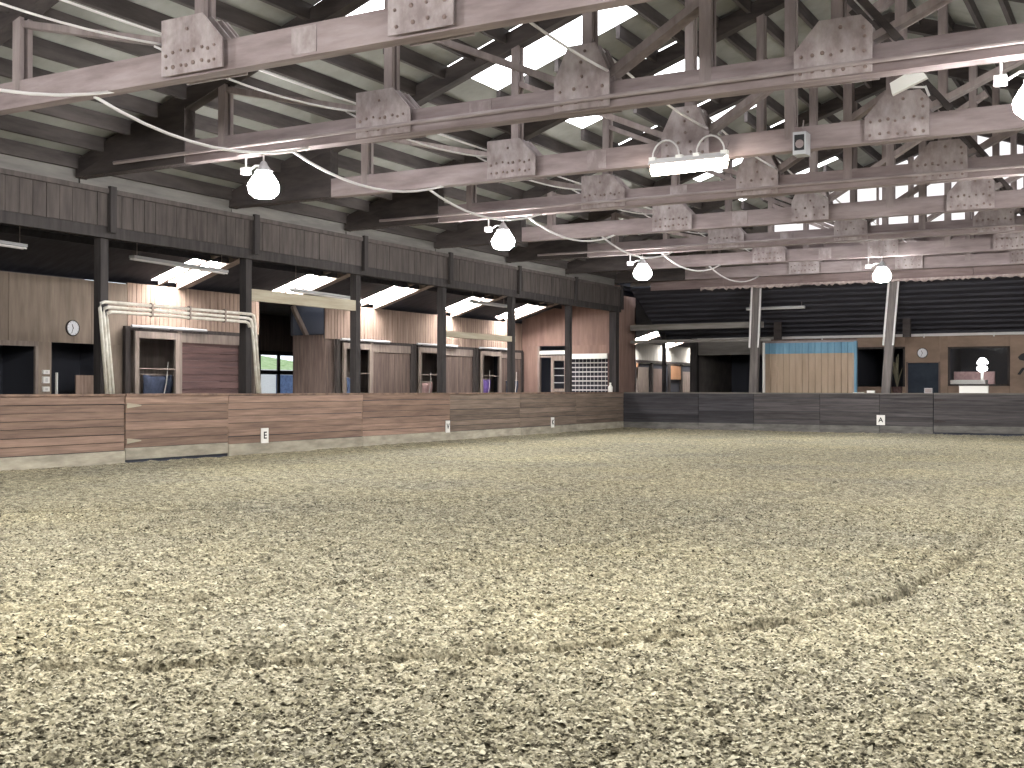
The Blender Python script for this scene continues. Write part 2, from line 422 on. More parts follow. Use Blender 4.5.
for y0, y1, m in secs: plank_rows(wl, 'y', y0, y1, WX, m if m != 'plank_grey' else 'plank_brown', 'foot_board')
MB().box(WX - .16, WX + .03, 8, 16.96, HW - .03, HW + .015).build('cap_rail', 'cap', wl)
MB().box(WX - .16, WX + .03, 20.03, YF, HW - .03, HW + .015).build('cap_rail', 'cap', wl)
MB().box(WX - .1, WX - .055, 8, YF + .1, -.05, HW - .03).build('backing', 'dark', wl)
wf = struct('wall_far', (-9, YF, 0), 'grey plank kick wall across the far end')
for x0, x1 in ((WX, -15.6), (-15.6, -13.4), (-13.4, -10.9), (-10.9, -8.75), (-8.75, -6.92), (-2.6, 1.5), (1.5, 7.3)):
    plank_rows(wf, 'x', x0, x1, YF, 'plank_dark' if x0 < -13.5 else 'plank_grey', 'foot_grey')
MB().box(WX, -6.92, YF - .03, YF + .16, HW - .03, HW + .015).build('cap_rail', 'grey_beam', wf)
MB().box(-2.6, 7.3, YF - .03, YF + .16, HW - .03, HW + .015).build('cap_rail', 'grey_beam', wf)
MB().box(WX, 7.3, YF + .055, YF + .1, -.05, HW - .03).build('backing', 'dark', wf)

def gate(name, label, axis, u0, u1, face, m, cap):
    loc = (face, (u0 + u1) / 2, 0) if axis == 'y' else ((u0 + u1) / 2, face, 0)
    t = thing(name, label, 'gate', loc)
    z = .1; hs = [.26] + [.185] * 6; tot = sum(hs)
    for i, h in enumerate(hs):
        z2 = z + h / tot * (HW - .13); mb = MB(); o = random.uniform(0, .012) + .012
        if axis == 'y': mb.box(face - .045 + o, face + o, u0 + .02, u1 - .02, z + .005, z2 - .005)
        else: mb.box(u0 + .02, u1 - .02, face - o, face + .045 - o, z + .005, z2 - .005)
        mb.build('plank', ('foot_board' if axis == 'y' else 'foot_grey') if i == 0 else m, t); z = z2
    mb = MB()
    if axis == 'y': mb.box(face - .14, face + .04, u0 + .02, u1 - .02, HW - .03, HW + .02)
    else: mb.box(u0 + .02, u1 - .02, face - .04, face + .14, HW - .03, HW + .02)
    mb.build('top_rail', cap, t)
    for zz in (.5, 1.24):
        mb = MB()
        if axis == 'y': mb.prism([(u0 + .04, zz - .055), (u0 + .42, zz - .012), (u0 + .42, zz + .012), (u0 + .04, zz + .055)], 'x', face + .025, face + .04)
        else: mb.prism([(u0 + .04, zz - .055), (u0 + .42, zz - .012), (u0 + .42, zz + .012), (u0 + .04, zz + .055)], 'y', face - .04, face - .025)
        mb.build('strap_hinge', 'pale_beam' if axis == 'y' else 'frame_dark', t)
    return t
gate('arena_gate', 'reddish plank gate with two strap hinges set in the left kick wall', 'y', 16.96, 20.03, WX, 'plank_red', 'cap')
gate('arena_gate', 'dark grey plank gate in the far kick wall below the lamp-lit window', 'x', -6.92, -2.6, YF, 'plank_grey', 'grey_beam')

def letter_sign(ch, axis, u, face, z, w, h, label):
    loc = (face + .03, u, z) if axis == 'y' else (u, face - .03, z)
    t = thing('letter_sign', label, 'sign', loc, 'white dressage letter plaques')
    mb = MB()
    if axis == 'y': mb.box(face + .012, face + .035, u - w / 2, u + w / 2, z - h / 2, z + h / 2)
    else: mb.box(u - w / 2, u + w / 2, face - .035, face - .012, z - h / 2, z + h / 2)
    mb.build('board', 'white', t)
    cu = bpy.data.curves.new('letter', 'FONT'); cu.body = ch; cu.size = h * .66; cu.align_x = 'CENTER'; cu.align_y = 'CENTER'; cu.extrude = .003; cu.offset = .004
    cu.materials.append(M['black'])
    tmp = bpy.data.objects.new('letter_curve', cu); COL.objects.link(tmp)
    lm = bpy.data.meshes.new_from_object(tmp.evaluated_get(bpy.context.evaluated_depsgraph_get()))
    bpy.data.objects.remove(tmp); lm.name = 'letter'
    o = bpy.data.objects.new('letter', lm); COL.objects.link(o); o.parent = t
    o.location = (.009, 0, 0) if axis == 'y' else (0, -.009, 0)
    o.rotation_euler = (math.pi / 2, 0, math.pi / 2) if axis == 'y' else (math.pi / 2, 0, 0)
letter_sign('E', 'y', 21.25, WX, .47, .25, .36, 'white plaque with black letter E, nearest on the left kick wall')
letter_sign('V', 'y', 29.43, WX, .46, .22, .36, 'white plaque with letter V, midway along the left kick wall')
letter_sign('K', 'y', 36.35, WX, .42, .22, .36, 'white plaque with letter K, on the left kick wall near the corner')
letter_sign('A', 'x', -8.71, YF, .51, .29, .36, 'white plaque with letter A on the far kick wall')

# ------------------------------------------------------------------ roof trusses
def make_truss():
    t = thing('roof_truss', '', 'truss', (RX, 0, 5.8))
    MB().box(-18.7, 7.38, -.11, .11, 5.8, 6.2).build('bottom_chord', 'chord', t)
    for s in (-1, 1):
        mb = MB()
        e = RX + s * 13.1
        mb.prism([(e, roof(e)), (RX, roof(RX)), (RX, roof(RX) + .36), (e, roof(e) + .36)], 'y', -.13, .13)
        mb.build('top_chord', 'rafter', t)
        MB().prism([(e, 5.8), (RX + s * 10.15, 5.8), (RX + s * 10.15, roof(RX + s * 10.15) + .05), (e, roof(e) + .05)], 'y', -.14, .14).build('heel_plate', 'rafter', t)
        for off in (1.87, 5.54, 9.25):
            x = RX + s * off
            for k in (-1, 1):
                MB().box(x - .08, x + .08, k * .075 - .04, k * .075 + .04, 6.0, roof(x) + .1).build('web_post', 'web', t)
        # sloping webs
        x1, x2 = RX + s * 1.87, RX + s * 5.54
        MB().beam((x1 + s * .45, .02, 6.3), (x2, .02, 6.3 + .44 * (5.54 - 2.3)), .1, .22, (0, 1, 0)).build('diagonal_web', 'web', t)
        MB().beam((x2 + s * .45, .02, 6.3), (RX + s * 9.25, .02, roof(RX + s * 9.25) - .05), .1, .2, (0, 1, 0)).build('diagonal_web', 'web', t)
    for k in (-1, 1):
        MB().box(RX - .09, RX + .09, k * .075 - .04, k * .075 + .04, 6.0, roof(RX) + .1).build('king_post', 'web', t)
    MB().beam((-7.25, .02, 6.28), (-3.5, .02, 8.52), .12, .26, (0, 1, 0)).build('diagonal_brace', 'web', t)
    MB().beam((-2.98, .05, 6.22), (-5.6, .05, 9.5), .1, .34, (0, 1, 0)).build('dark_brace', 'rafter', t)
    # gusset plates, with their bolt heads joined into one part each
    def plate(poly, bolts):
        gp = MB().prism(poly, 'y', -.245, -.22).build('gusset_plate', 'gusset', t)
        for q in (-.06, .12, .22): MB().prism(poly, 'y', q, q + .022).build('rear_plate', 'gusset', t)
        mb = MB()
        for x, z in bolts:
            r_ = random.uniform(.02, .031); mb.lathe([(r_, 0), (r_, -.018), (r_ * .6, -.028)], (x + random.uniform(-.02, .02), -.245, z + random.uniform(-.015, .015)), 6, 'y')
        mb.build('bolt_heads', 'bolt', gp, kind='stuff')
    def rows(x0, x1, n, zs): return [(x0 + (x1 - x0) * i / (n - 1), z + .012 * ((i * 7) % 3 - 1)) for z in zs for i in range(n)]
    plate([(-4.34, 5.81), (-3.3, 5.81), (-3.3, 6.42), (-3.44, 6.58), (-4.0, 6.58), (-4.34, 6.2)], rows(-4.24, -3.4, 7, (5.9, 6.12)) + [(-3.72, 6.45), (-3.4, 6.3), (-3.4, 6.42)])
    plate([(-8.02, 5.81), (-7.1, 5.81), (-7.1, 6.3), (-7.33, 6.78), (-7.78, 6.78), (-8.02, 6.3)], rows(-7.9, -7.22, 4, (5.92, 6.12)) + [(-7.55, 6.3), (-7.55, 6.5), (-7.52, 6.66)])
    plate([(-11.76, 5.81), (-10.66, 5.81), (-10.66, 6.19), (-11.02, 6.57), (-11.76, 6.57)], rows(-11.66, -10.78, 8, (5.92, 6.1)) + [(-11.3, 6.4)])
    plate([(-.66, 5.81), (.44, 5.81), (.44, 6.57), (-.3, 6.57), (-.66, 6.19)], rows(-.56, .34, 8, (5.92, 6.1)))
    plate([(3.05, 5.81), (4.15, 5.81), (4.15, 6.57), (3.4, 6.57), (3.05, 6.19)], rows(3.15, 4.05, 8, (5.92, 6.1)))
    # splice plate half way between the panel points
    MB().box(-9.6, -9.2, -.125, -.111, 5.83, 6.17).build('splice_plate', 'gusset', t)
    # stub of steel angle under the gusset, loop of flexible conduit
    return t
tlab = ['nearest roof truss, its chord running out through the top left of view',
        'second roof truss, carrying the near-left globe lamp and a steel pipe',
        'third roof truss, with the loudspeaker and tilted white floodlight on it',
        'fourth roof truss, carrying the middle globe lamp, behind the glowing tube heater',
        'fifth roof truss, next behind the one carrying the middle globe lamp',
        'sixth roof truss, carrying the smallest left-hand globe lamp',
        'seventh roof truss, carrying the globe lamp beside the far weathered post',
        'farthest roof truss, standing just in front of the bright gable']
tr0 = make_truss(); trusses = []
for k in range(1, 9):
    o = tr0 if k == 1 else copy_tree(tr0)
    o.location = (RX, Yt(k), 5.8); o['label'] = tlab[k - 1]; o['group'] = 'roof trusses'; trusses.append(o)
    if k in (2, 4, 6):
        MB().tube([(-17.5, Yt(k) - .29, 5.93), (6, Yt(k) - .29, 5.93)], .035, 8).build('steel_pipe', 'steel', o)
        MB().box(-14.5, 6, Yt(k) - .17, Yt(k) - .111, 5.8, 5.96).build('ledger_board', 'chord', o)

# ------------------------------------------------------------------ roof: purlins, deck, skylights
ceil = {-1: struct('ceiling', (-12, 25, 8), 'pale roof deck over dark purlins, left slope'), 1: struct('ceiling', (1, 25, 8), 'pale roof deck over dark purlins, right slope')}
PX0 = -14.35; NP = []
i = -6
while PX0 + .73 * i < RX - .2: NP.append(PX0 + .73 * i); i += 1
bays = [Yt(k) for k in range(0, 9)] + [43.0]
sky_root = []
for s in (-1, 1):
    c = ceil[s]
    for x in NP:
        xx = x if s < 0 else 2 * RX - x
        z = roof(xx) + .28
        if s < 0 and -12.95 < x < -9.5:
            for k in range(len(bays) - 1):
                if bays[k + 1] - bays[k] > 3 and k >= 1:
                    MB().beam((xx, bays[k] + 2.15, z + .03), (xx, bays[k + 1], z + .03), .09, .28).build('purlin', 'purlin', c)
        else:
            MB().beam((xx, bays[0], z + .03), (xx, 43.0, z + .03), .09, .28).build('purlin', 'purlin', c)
    edges = [-19.0] + NP + [RX]
    for a, b2 in zip(edges[:-1], edges[1:]):
        for k in range(len(bays) - 1):
            y0, y1 = bays[k], bays[k + 1]
            is_sky = s < 0 and a >= -12.95 and b2 < -9.2 and 1 <= k <= 8
            seg = [(y0, y1)]
            if is_sky:
                seg = [(y0 + 2.15, y1)] if y1 - y0 > 3 else []
            for q0, q1 in seg:
                xa, xb = (a, b2) if s < 0 else (2 * RX - a, 2 * RX - b2)
                MB().prism([(xa, roof(xa) + .45), (xb, roof(xb) + .45), (xb, roof(xb) + .48), (xa, roof(xa) + .48)], 'y', q0 + .008, q1 - .008).build('roof_panel', 'deck', c)
sk = [x for x in [-19.0] + NP + [RX] if -12.95 <= x < -9.2]
for k in range(1, len(bays) - 1):
    y0 = bays[k]
    if bays[k + 1] - y0 < 3: continue
    o = struct('skylight', (-11, y0 + 1, 8.7), 'bright translucent skylight strip in the left roof slope', 'skylight')
    o['group'] = 'roof skylights'
    for a, b2 in zip(sk[:-1], sk[1:]):
        MB().prism([(a, roof(a) + .45), (b2, roof(b2) + .45), (b2, roof(b2) + .47), (a, roof(a) + .47)], 'y', y0 + .01, y0 + 2.14).build('pane', 'skylight', o)
        
# outer roof skin, eaves, gable
MB().prism([(-19.2, roof(-19.2) + .62), (RX, roof(RX) + .62), (2 * RX + 19.2, roof(-19.2) + .62), (2 * RX + 19.2, roof(-19.2) + .66), (RX, roof(RX) + .66), (-19.2, roof(-19.2) + .66)], 'y', -6.5, 43.2).build('ceiling_outer', 'outer')['kind'] = 'structure'
tr_ = struct('trim_1', (WX, 25, 5.9), 'pale eave boarding above the left header')
for k in range(0, 8):
    MB().box(WX - .08, WX - .02, Yt(k) + .02, Yt(k + 1) - .02, 5.69, 6.24).build('eave_board', 'eave', tr_)
gw = struct('wall_gable', (RX, 43.0, 6), 'translucent bright gable over the far end')
gxs = [-18.7, -14.9, -12.9, -10.9, -8.9, -7.3, -5.66, -4.0, -2.4, -.4, 1.6, 3.6, 7.3]
for a, b2 in zip(gxs[:-1], gxs[1:]):
    dark_ = b2 <= -12.8 or a >= 1.5
    lo = 5.75 if dark_ else 7.15
    MB().prism([(a + .03, lo), (b2 - .03, lo), (b2 - .03, roof(b2) + .44), (a + .03, roof(a) + .44)], 'y', 43.02, 43.05).build('gable_panel', 'outer' if dark_ else 'gable', gw)
    MB().box(b2 - .04, b2 + .04, 42.9, 43.0, 5.7, roof(b2) + .4).build('gable_stud', 'web', gw)
    if not dark_:
        MB().box(a, b2, 42.98, 43.02, 5.7, 7.14).build('gable_board', 'chord', gw)

# ------------------------------------------------------------------ header over the left posts
hd = struct('trim_2', (WX, 25, 5.3), 'dark boarded header over the left posts')
for k in range(-1, 7):
    y0, y1 = max(8, Yp(k)), min(Yp(k + 1), YF)
    mb = boards(MB(), y0 + .01, y1 - .01, WX - .06, 4.93, 5.68, .3, -.03, 'y')
    mb.build('header_boards', 'header', hd, kind='stuff')
MB().box(WX - .22, WX - .1, 8, YF, 4.7, 5.0).build('header_beam', 'post', hd)
MB().box(WX - .05, WX + .01, 8, YF, 5.6, 5.7).build('header_cap', 'header', hd)

# ------------------------------------------------------------------ posts
plab = ['dark timber post behind the arena gate, wrapped by white pipes', 'dark timber post beside the open passage and letter E',
        'dark timber post at the right end of the pale cross beam', 'fourth dark timber post, above the letter V plaque',
        'fifth dark timber post, before the sliding stall doors end', 'sixth dark timber post, in front of the white slatted shutter', 'dark corner post where the left and far walls meet']
for k in range(1, 8):
    y = Yp(k) if k < 7 else YF - .17; w = .1 if k < 7 else .15; px_ = WX - .31 if k < 7 else WX - .33
    t = thing('timber_post', plab[k - 1], 'post', (WX - .2, y, 0), 'posts along the left wall')
    MB().box(px_ - w, px_ + w, y - w, y + w, 0, 4.85).build('shaft', 'post', t)
    MB().box(WX - .03, WX + .06, y - .08, y + .08, 4.8, 5.75).build('top_bracket', 'post', t)
for (x0, x1, lab) in ((-13.51, -13.36, 'weathered post left of the blue-topped panel at the far wall'), (-8.6, -8.29, 'leaning weathered post with white conduit by the far lamp')):
    t = thing('timber_post', lab, 'post', (x0, YF + .2, 0), 'posts along the far wall')
    dx = (x1 - x0) * (5.9 - 1.5) / 4.6
    xb = x0 - dx * 1.5 / 4.4
    MB().beam((xb, YF + .32, 0), (x0 + dx, YF + .32, 5.6), .3, .24, (0, 1, 0)).build('shaft', 'post_light', t)
    for o_ in (-.17, .17):
        MB().tube([(x0 + dx * .35 + o_, YF + .17, 3.2), (x0 + dx + o_, YF + .17, 5.5)], .035, 6).build('conduit', 'conduit', t)

# ------------------------------------------------------------------ left aisle: floor, lean-to roof
MB().box(-31, WX - .06, 5, 70, -.12, -.03).build('floor_aisle', 'concrete')['kind'] = 'structure'
MB().box(WX - .06, 8, YF + .1, 70, -.12, -.03).build('floor_far_aisle', 'concrete')['kind'] = 'structure'
SKY = [22.05, 26.7, 31.1, 36.05, 40.3]
ca = struct('ceiling_aisle', (-21, 25, 4.9), 'sloping lean-to roof of the left aisle with light rafters')
cuts = []
for b_ in SKY: cuts += [(b_ + .02, b_ + .26), (b_ + .42, b_ + .92)]
def leanbox(x0, x1, y0, y1, dz0, dz1): return MB().prism([(x0, lean(x0) + dz0), (x1, lean(x1) + dz0), (x1, lean(x1) + dz1), (x0, lean(x0) + dz1)], 'y', y0, y1)
prev = 5.0
for y0, y1 in cuts + [(70, 70)]:
    leanbox(XB - .4, WX - .05, prev, y0, .2, .24).build('roof_sheet', 'farroof', ca)
    if y1 > y0:
        leanbox(XB - .4, XB - .02, y0, y1, .2, .24).build('roof_sheet', 'farroof', ca)
        leanbox(-21.8, WX - .05, y0, y1, .2, .24).build('roof_sheet', 'farroof', ca)
    prev = y1
for i, b_ in enumerate(SKY):
    o = struct('aisle_skylight', (-22.6, b_ + .5, 4.8), 'bright pair of skylight sheets in the aisle roof', 'skylight'); o['group'] = 'aisle skylights'
    for y0, y1 in ((b_ + .02, b_ + .26), (b_ + .42, b_ + .92)):
        leanbox(XB - .02, -21.8, y0, y1, .21, .23).build('pane', 'aisle_skylight', o)
y = 9.0
ry = [(b_ + .28, b_ + .4, .1) for b_ in SKY] + [(b_ + .95, b_ + 1.25, .03) for b_ in SKY]
for i in range(9):
    x = -21.6 + i * .34
    MB().beam((x, 5, lean(x) + .12), (x, 70, lean(x) + .12), .06, .14).build('purlin', 'farroof', ca)
for ya, yb, dz in ry: leanbox(XB - .02, -20.9, ya, yb, dz, .195).build('rafter', 'frame', ca)

# ------------------------------------------------------------------ left aisle back wall
aw = struct('wall_left_aisle', (XB, 25, 0), 'board wall and stall fronts behind the left aisle')
def wallbox(y0, y1, z0, z1, m='ply', nm='wall_panel', d=.06, x=XB): return MB().box(x - d, x, y0 + .006, y1 - .006, z0, z1).build(nm, m, aw)
# plywood end with two dark openings
for y0, y1 in ((8, 10.5), (10.5, 12.9), (12.9, 15.3), (15.3, 17.7), (17.7, 20.1), (20.1, 21.25)):
    wallbox(y0, y1, 2.72, 4.32)
wallbox(8, 16.6, -.1, 2.72); wallbox(18.43, 18.9, -.1, 2.72); wallbox(20.62, 21.25, -.1, 2.72)
MB().box(XB - .03, XB + .03, 16.5, 18.5, 2.6, 2.72).build('opening_trim', 'frame', aw)
MB().box(XB - .03, XB + .03, 18.42, 18.5, 0, 2.62).build('opening_trim', 'frame', aw)
# tongue and groove boards above the stalls
for y0, y1 in ((21.25, 26.3), (29.42, 34.3), (34.3, 38.8), (38.8, YF)):
    boards(MB(), y0, y1, XB, 3.22, 4.36, .16, -.03, 'y', .014, .005).build('board_cladding', 'tg', aw, kind='stuff')
    MB().box(XB - .06, XB - .032, y0, y1, 3.22, 4.36).build('wall_panel', 'dark', aw)
MB().box(XB - .06, XB, 26.3, 29.42, 4.34, 4.45).build('wall_panel', 'tg', aw)
boards(MB(), 45.9, 69, XB, 2.95, 4.4, .16, -.03, 'y', .014, .005).build('board_cladding', 'whitewall', aw, kind='stuff')
MB().box(XB - .1, XB - .035, 45.9, 69, 0, 4.4).build('wall_panel', 'dark', aw)
# dark stall rooms behind the openings
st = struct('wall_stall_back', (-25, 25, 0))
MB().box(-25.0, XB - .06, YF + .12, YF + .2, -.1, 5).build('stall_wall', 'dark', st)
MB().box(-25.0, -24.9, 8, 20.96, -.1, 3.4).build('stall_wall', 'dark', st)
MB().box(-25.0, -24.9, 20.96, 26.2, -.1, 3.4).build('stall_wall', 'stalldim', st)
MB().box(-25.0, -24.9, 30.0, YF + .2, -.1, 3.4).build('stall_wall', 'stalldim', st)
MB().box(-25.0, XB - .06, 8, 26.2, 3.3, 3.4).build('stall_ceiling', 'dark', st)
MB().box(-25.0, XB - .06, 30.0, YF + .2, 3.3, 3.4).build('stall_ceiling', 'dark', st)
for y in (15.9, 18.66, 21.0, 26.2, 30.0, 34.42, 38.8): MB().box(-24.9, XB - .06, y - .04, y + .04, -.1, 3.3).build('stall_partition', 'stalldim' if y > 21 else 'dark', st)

XS = XB + .1
def stall(y0, lab, red=False, end=None):
    """sliding door, then a boarded front, then a dark post; y0 = left edge of the door"""
    t = thing('stall_front', 'boarded stall front ' + lab, 'stall', (XS, y0 + 2.8, 0), 'stall fronts in the left aisle')
    ye = end or y0 + 4.0
    MB().box(XS - .05, XS + .02, y0 + 1.62, ye, 2.86, 3.12).build('header_board', 'frame', t)
    if red:
        z = .05
        while z < 2.8:
            MB().box(XS - .05, XS - .0 + random.uniform(-.006, .006), y0 + 1.75, ye - .02, z, z + .185).build('slat', 'stallred', t); z += .195
    else:
        n = 14; w = (ye - .02 - y0 - 1.75) / n
        for i in range(n):
            MB().box(XS - .05, XS + random.uniform(-.006, .006), y0 + 1.75 + i * w + .005, y0 + 1.75 + (i + 1) * w - .005, 0, 2.84).build('board', 'stallwood', t)
    for ypos, m in ((y0 - .18, 'frame_dark'), (y0 + 1.64, 'frame'), (ye + .08, 'frame_dark')):
        MB().box(XS - .06, XS + .05, ypos - .08, ypos + .08, 0, 3.16).build('jamb', m, t)
    MB().box(XS - .06, XS + .03, y0 - .25, ye + .15, 3.12, 3.22).build('track_board', 'frame_dark', t)
    d = thing('stall_door', 'open-topped sliding stall door ' + lab, 'door', (XS + .1, y0 + .75, 0), 'sliding stall doors')
    X0, X1 = XS + .06, XS + .12
    for a in (y0, y0 + 1.42): MB().box(X0, X1, a, a + .14, .05, 3.1).build('stile', 'frame', d)
    MB().box(X0, X1, y0 + .14, y0 + 1.42, 2.92, 3.1).build('top_rail', 'frame', d)
    MB().box(X0, X1, y0 + .14, y0 + 1.42, .05, .25).build('bottom_rail', 'frame', d)
    n = 8; w = 1.28 / n
    for i in range(n): MB().box(X0 + .01, X1 - .01, y0 + .14 + i * w + .004, y0 + .14 + (i + 1) * w - .004, .25, 1.35).build('board', 'stallwood', d)
    MB().tube([(XS + .09, y0 + .14, 2.12), (XS + .09, y0 + 1.42, 2.12)], .015).build('bar', 'frame', d)
    MB().tube([(XS + .09, y0 - .1, 3.22), (XS + .09, y0 + 2.6, 3.22)], .04, 8).build('track_rail', 'grey_metal', d)
    for a in (y0 + .2, y0 + 1.3): MB().lathe([(.06, -.02), (.06, .02)], (XS + .09, a, 3.2), 10, 'x').build('roller', 'black', d)
stall(21.32, 'of dark red slats, nearest in the left aisle', True)
stall(30.12, 'between the open passage and the fourth post')
stall(34.55, 'behind the fourth timber post', end=38.42)
stall(38.9, 'farthest in the left aisle, next to the pinkish wall', end=YF - .28)

# passage with a glazed door to the outdoors
pr = struct('wall_passage', (-27, 30, 0))
MB().box(-31, XB - .06, 26.2, 26.32, -.1, 4.5).build('passage_wall', 'stallwood', pr)
MB().box(-24.85, XB - .06, 29.5, 29.95, -.1, 3.35).build('passage_wall', 'stallwood', pr)
MB().box(-31, -25.0, 40.0, 40.1, -.1, 4.5).build('passage_wall', 'dark', pr)
MB().box(-31, XB - .05, 26.2, 29.95, 4.45, 4.55).build('passage_ceiling', 'outer', pr)
MB().box(-31, -25.0, 29.95, 40.1, 4.45, 4.55).build('passage_ceiling', 'outer', pr)
MB().box(-24.95, -24.85, 29.5, 40, 3.35, 4.5).build('passage_wall', 'dark', pr)
XD = -30.0
MB().box(XD - .1, XD, 26.2, 33.6, -.1, 4.5).build('passage_wall', 'stallwood', pr)
MB().box(XD - .1, XD, 36.1, 40.1, -.1, 4.5).build('passage_wall', 'stallwood', pr)
MB().box(XD - .1, XD, 33.6, 36.1, 3.0, 4.5).build('passage_wall', 'stallwood', pr)
d = struct('door_1', (XD, 34.9, 0), 'glazed outside door at the back of the passage')
for a in (33.6, 34.72, 36.0): MB().box(XD - .06, XD + .02, a, a + .12, 0, 2.98).build('stile', 'frame_dark', d)
for z in (0, 2.15, 2.9): MB().box(XD - .06, XD + .02, 33.6, 36.1, z, z + .16 if z else .5).build('rail', 'frame_dark', d)
MB().box(XD - .035, XD - .03, 33.72, 34.72, .5, 2.9).build('pane', 'glass', d); MB().box(XD - .035, XD - .03, 34.84, 36.0, .5, 2.9).build('pane', 'glass', d)
MB().beam((-24.7, 29.3, 4.3), (-24.4, 30.2, 2.6), .16, .12).build('passage_brace', 'frame', pr)
MB().box(-90, -30.2, 0, 95, -.3, -.06).build('ground_outside', 'gravel')['kind'] = 'structure'
mb = MB()
N_ = 40
t = thing('parked_trailer', 'pale parked trailer seen through the glazed passage door', 'trailer', (-37, 42, 0))
MB().prism([(39.0, .5), (44.5, .5), (44.5, 2.2), (44.1, 2.5), (39.4, 2.5), (39.0, 2.2)], 'x', -38.2, -36.4).build('body', 'white', t)
MB().box(-36.4, -36.37, 39.5, 40.9, 1.75, 2.2).build('side_window', 'bluedoor', t); MB().box(-36.4, -36.37, 42.0, 43.2, .6, 2.25).build('side_door', 'blanket_blue', t)
for y in (41.0, 42.1): MB().lathe([(.2, 0), (.33, .02), (.33, .2), (.2, .22)], (-36.45, y, .27), 18, 'x').build('wheel', 'black', t)
vs = []; fs = []
for i in range(N_ + 1):
    for j in range(9):
        yy = 15 + 65 * i / N_; xx = -42 - 4 * j
        vs.append((xx, yy, -.05 + j * .62 + .35 * math.sin(yy * .9 + j) * (j > 0)))
for i in range(N_):
    for j in range(8): q = i * 9 + j; fs.append((q, q + 1, q + 10, q + 9))
MB().add(vs, fs).build('grass_bank', 'grass')['kind'] = 'structure'

# ------------------------------------------------------------------ end wall of the left aisle (facing the camera)
ew = struct('wall_aisle_end', (-21, YF, 0), 'pinkish wall closing the left aisle')
def ewb(x0, x1, z0, z1, m='pinkwall', nm='wall_panel', y=YF, d=.1): return MB().box(x0, x1, y, y + d, z0, z1).build(nm, m, ew)
ewb(XB, -22.62, 0, 3.4); ewb(-21.22, -21.2, 0, 3.05); ewb(-19.47, -18.95, 0, 3.4); ewb(-21.22, -19.47, 0, 1.3)
MB().prism([(XB, 3.4), (-18.95, 3.4), (-18.95, lean(-18.95) + .2), (XB, lean(XB) + .2)], 'y', YF, YF + .1).build('wall_panel', 'pinkwall', ew)
ewb(-21.22, -19.47, 3.05, 3.4)
MB().box(XB, -18.95, YF + 1.5, YF + 1.6, 0, 5).build('wall_panel', 'dark', ew); MB().box(-19.05, -18.95, YF + .1, YF + 1.6, 0, 5.4).build('wall_panel', 'pinkwall', ew)
d = struct('door_2', (-21.9, YF, 0), 'dark doorway with a white framed screen door')
MB().box(-22.68, -22.58, YF - .04, YF + .1, 0, 3.38).build('jamb', 'frame', d); MB().box(-22.6, -21.25, YF - .04, YF + .02, 3.05, 3.2).build('lintel', 'white', d)
MB().box(-22.6, -21.25, YF - .02, YF + .02, 2.92, 3.0).build('lintel', 'frame', d)
for a, w in ((-22.02, .13), (-21.4, .12)): MB().box(a, a + w, YF - .1, YF - .04, 0, 2.98).build('stile', 'frame', d)
for z, h in ((2.78, .2), (1.5, .12), (.05, .15)): MB().box(-21.9, -21.4, YF - .1, YF - .04, z, z + h).build('rail', 'frame', d)
for z in (1.85, 2.15, 2.45): MB().box(-21.9, -21.4, YF - .08, YF - .06, z, z + .03).build('bar', 'grey_metal', d)
MB().box(-21.28, -21.24, YF - .1, YF - .04, 2.9, 3.4).build('stile', 'white', d)
w1 = struct('window_1', (-20.3, YF, 1.3), 'white slatted roller shutter window')
MB().box(-21.22, -19.45, YF - .14, YF - .02, 2.84, 3.05).build('shutter_box', 'white', w1)
for i in range(8): MB().box(-21.2, -19.48, YF + .0, YF + .03, 1.36 + i * .185, 1.36 + i * .185 + .045).build('slat', 'conduit', w1)
for i in range(10): MB().box(-21.12 + i * .17, -21.11 + i * .17, YF + .01, YF + .025, 1.3, 2.84).build('shutter_rod', 'conduit', w1)
MB().box(-19.47, -19.36, YF - .03, YF, 1.3, 3.05).build('jamb', 'stallred', w1)
b_ = thing('jug', 'white plastic jug standing on the wall cap before the shutter', 'jug', (-19.55, YF - .1, HW))
o = thing('x', '', 'x', (0, 0, 0)); bpy.data.objects.remove(o)
jx, jy = WX - .1, 41.55
b_.location = (jx, jy, HW + .015)
MB().lathe([(.085, 0), (.09, .05), (.09, .2), (.05, .27), (.035, .29), (.035, .33)], (jx, jy, HW + .015), 14).build('body', 'white', b_, True)
MB().lathe([(.04, 0), (.04, .045)], (jx, jy, HW + .345), 12).build('cap', 'white', b_)

# ------------------------------------------------------------------ bright side aisle beyond the corner
sa = struct('wall_side_aisle', (-20, 60, 0))
MB().box(XB - .1, -14, 69, 69.1, -.1, 6).build('wall_panel', 'whitewall', sa)
MB().box(-17.2, -17.1, YB + .2, 69, -.1, 6).build('wall_panel', 'outer', sa)
MB().box(-17.35, -17.05, YB - .2, YB + .1, 0, 3.75).build('jamb', 'post', sa)
MB().box(-18.5, -18.36, 46.0, 46.14, 0, 4.55).build('post', 'post', sa)
for y0, m, z0, z1 in ((50.5, 'stallwood', 0, 2.9), (53.2, 'orange', 2.15, 2.95), (54.6, 'frame', 0, 2.75), (56.9, 'stallwood', 0, 2.7), (59.4, 'orange', 2.15, 2.9), (61.2, 'frame', 0, 2.6), (64, 'stallwood', 0, 2.9)):
    MB().box(XB - .03, XB + .06, y0, y0 + 1.7, z0, z1).build('stall_panel', m, sa)
    MB().box(XB - .03, XB + .1, y0 - .22, y0 - .04, 0, 3.0).build('jamb', 'frame_dark', sa)
MB().box(XB - .03, XB + .06, 46, 69, 3.0, 3.12).build('track_board', 'frame_dark', sa)
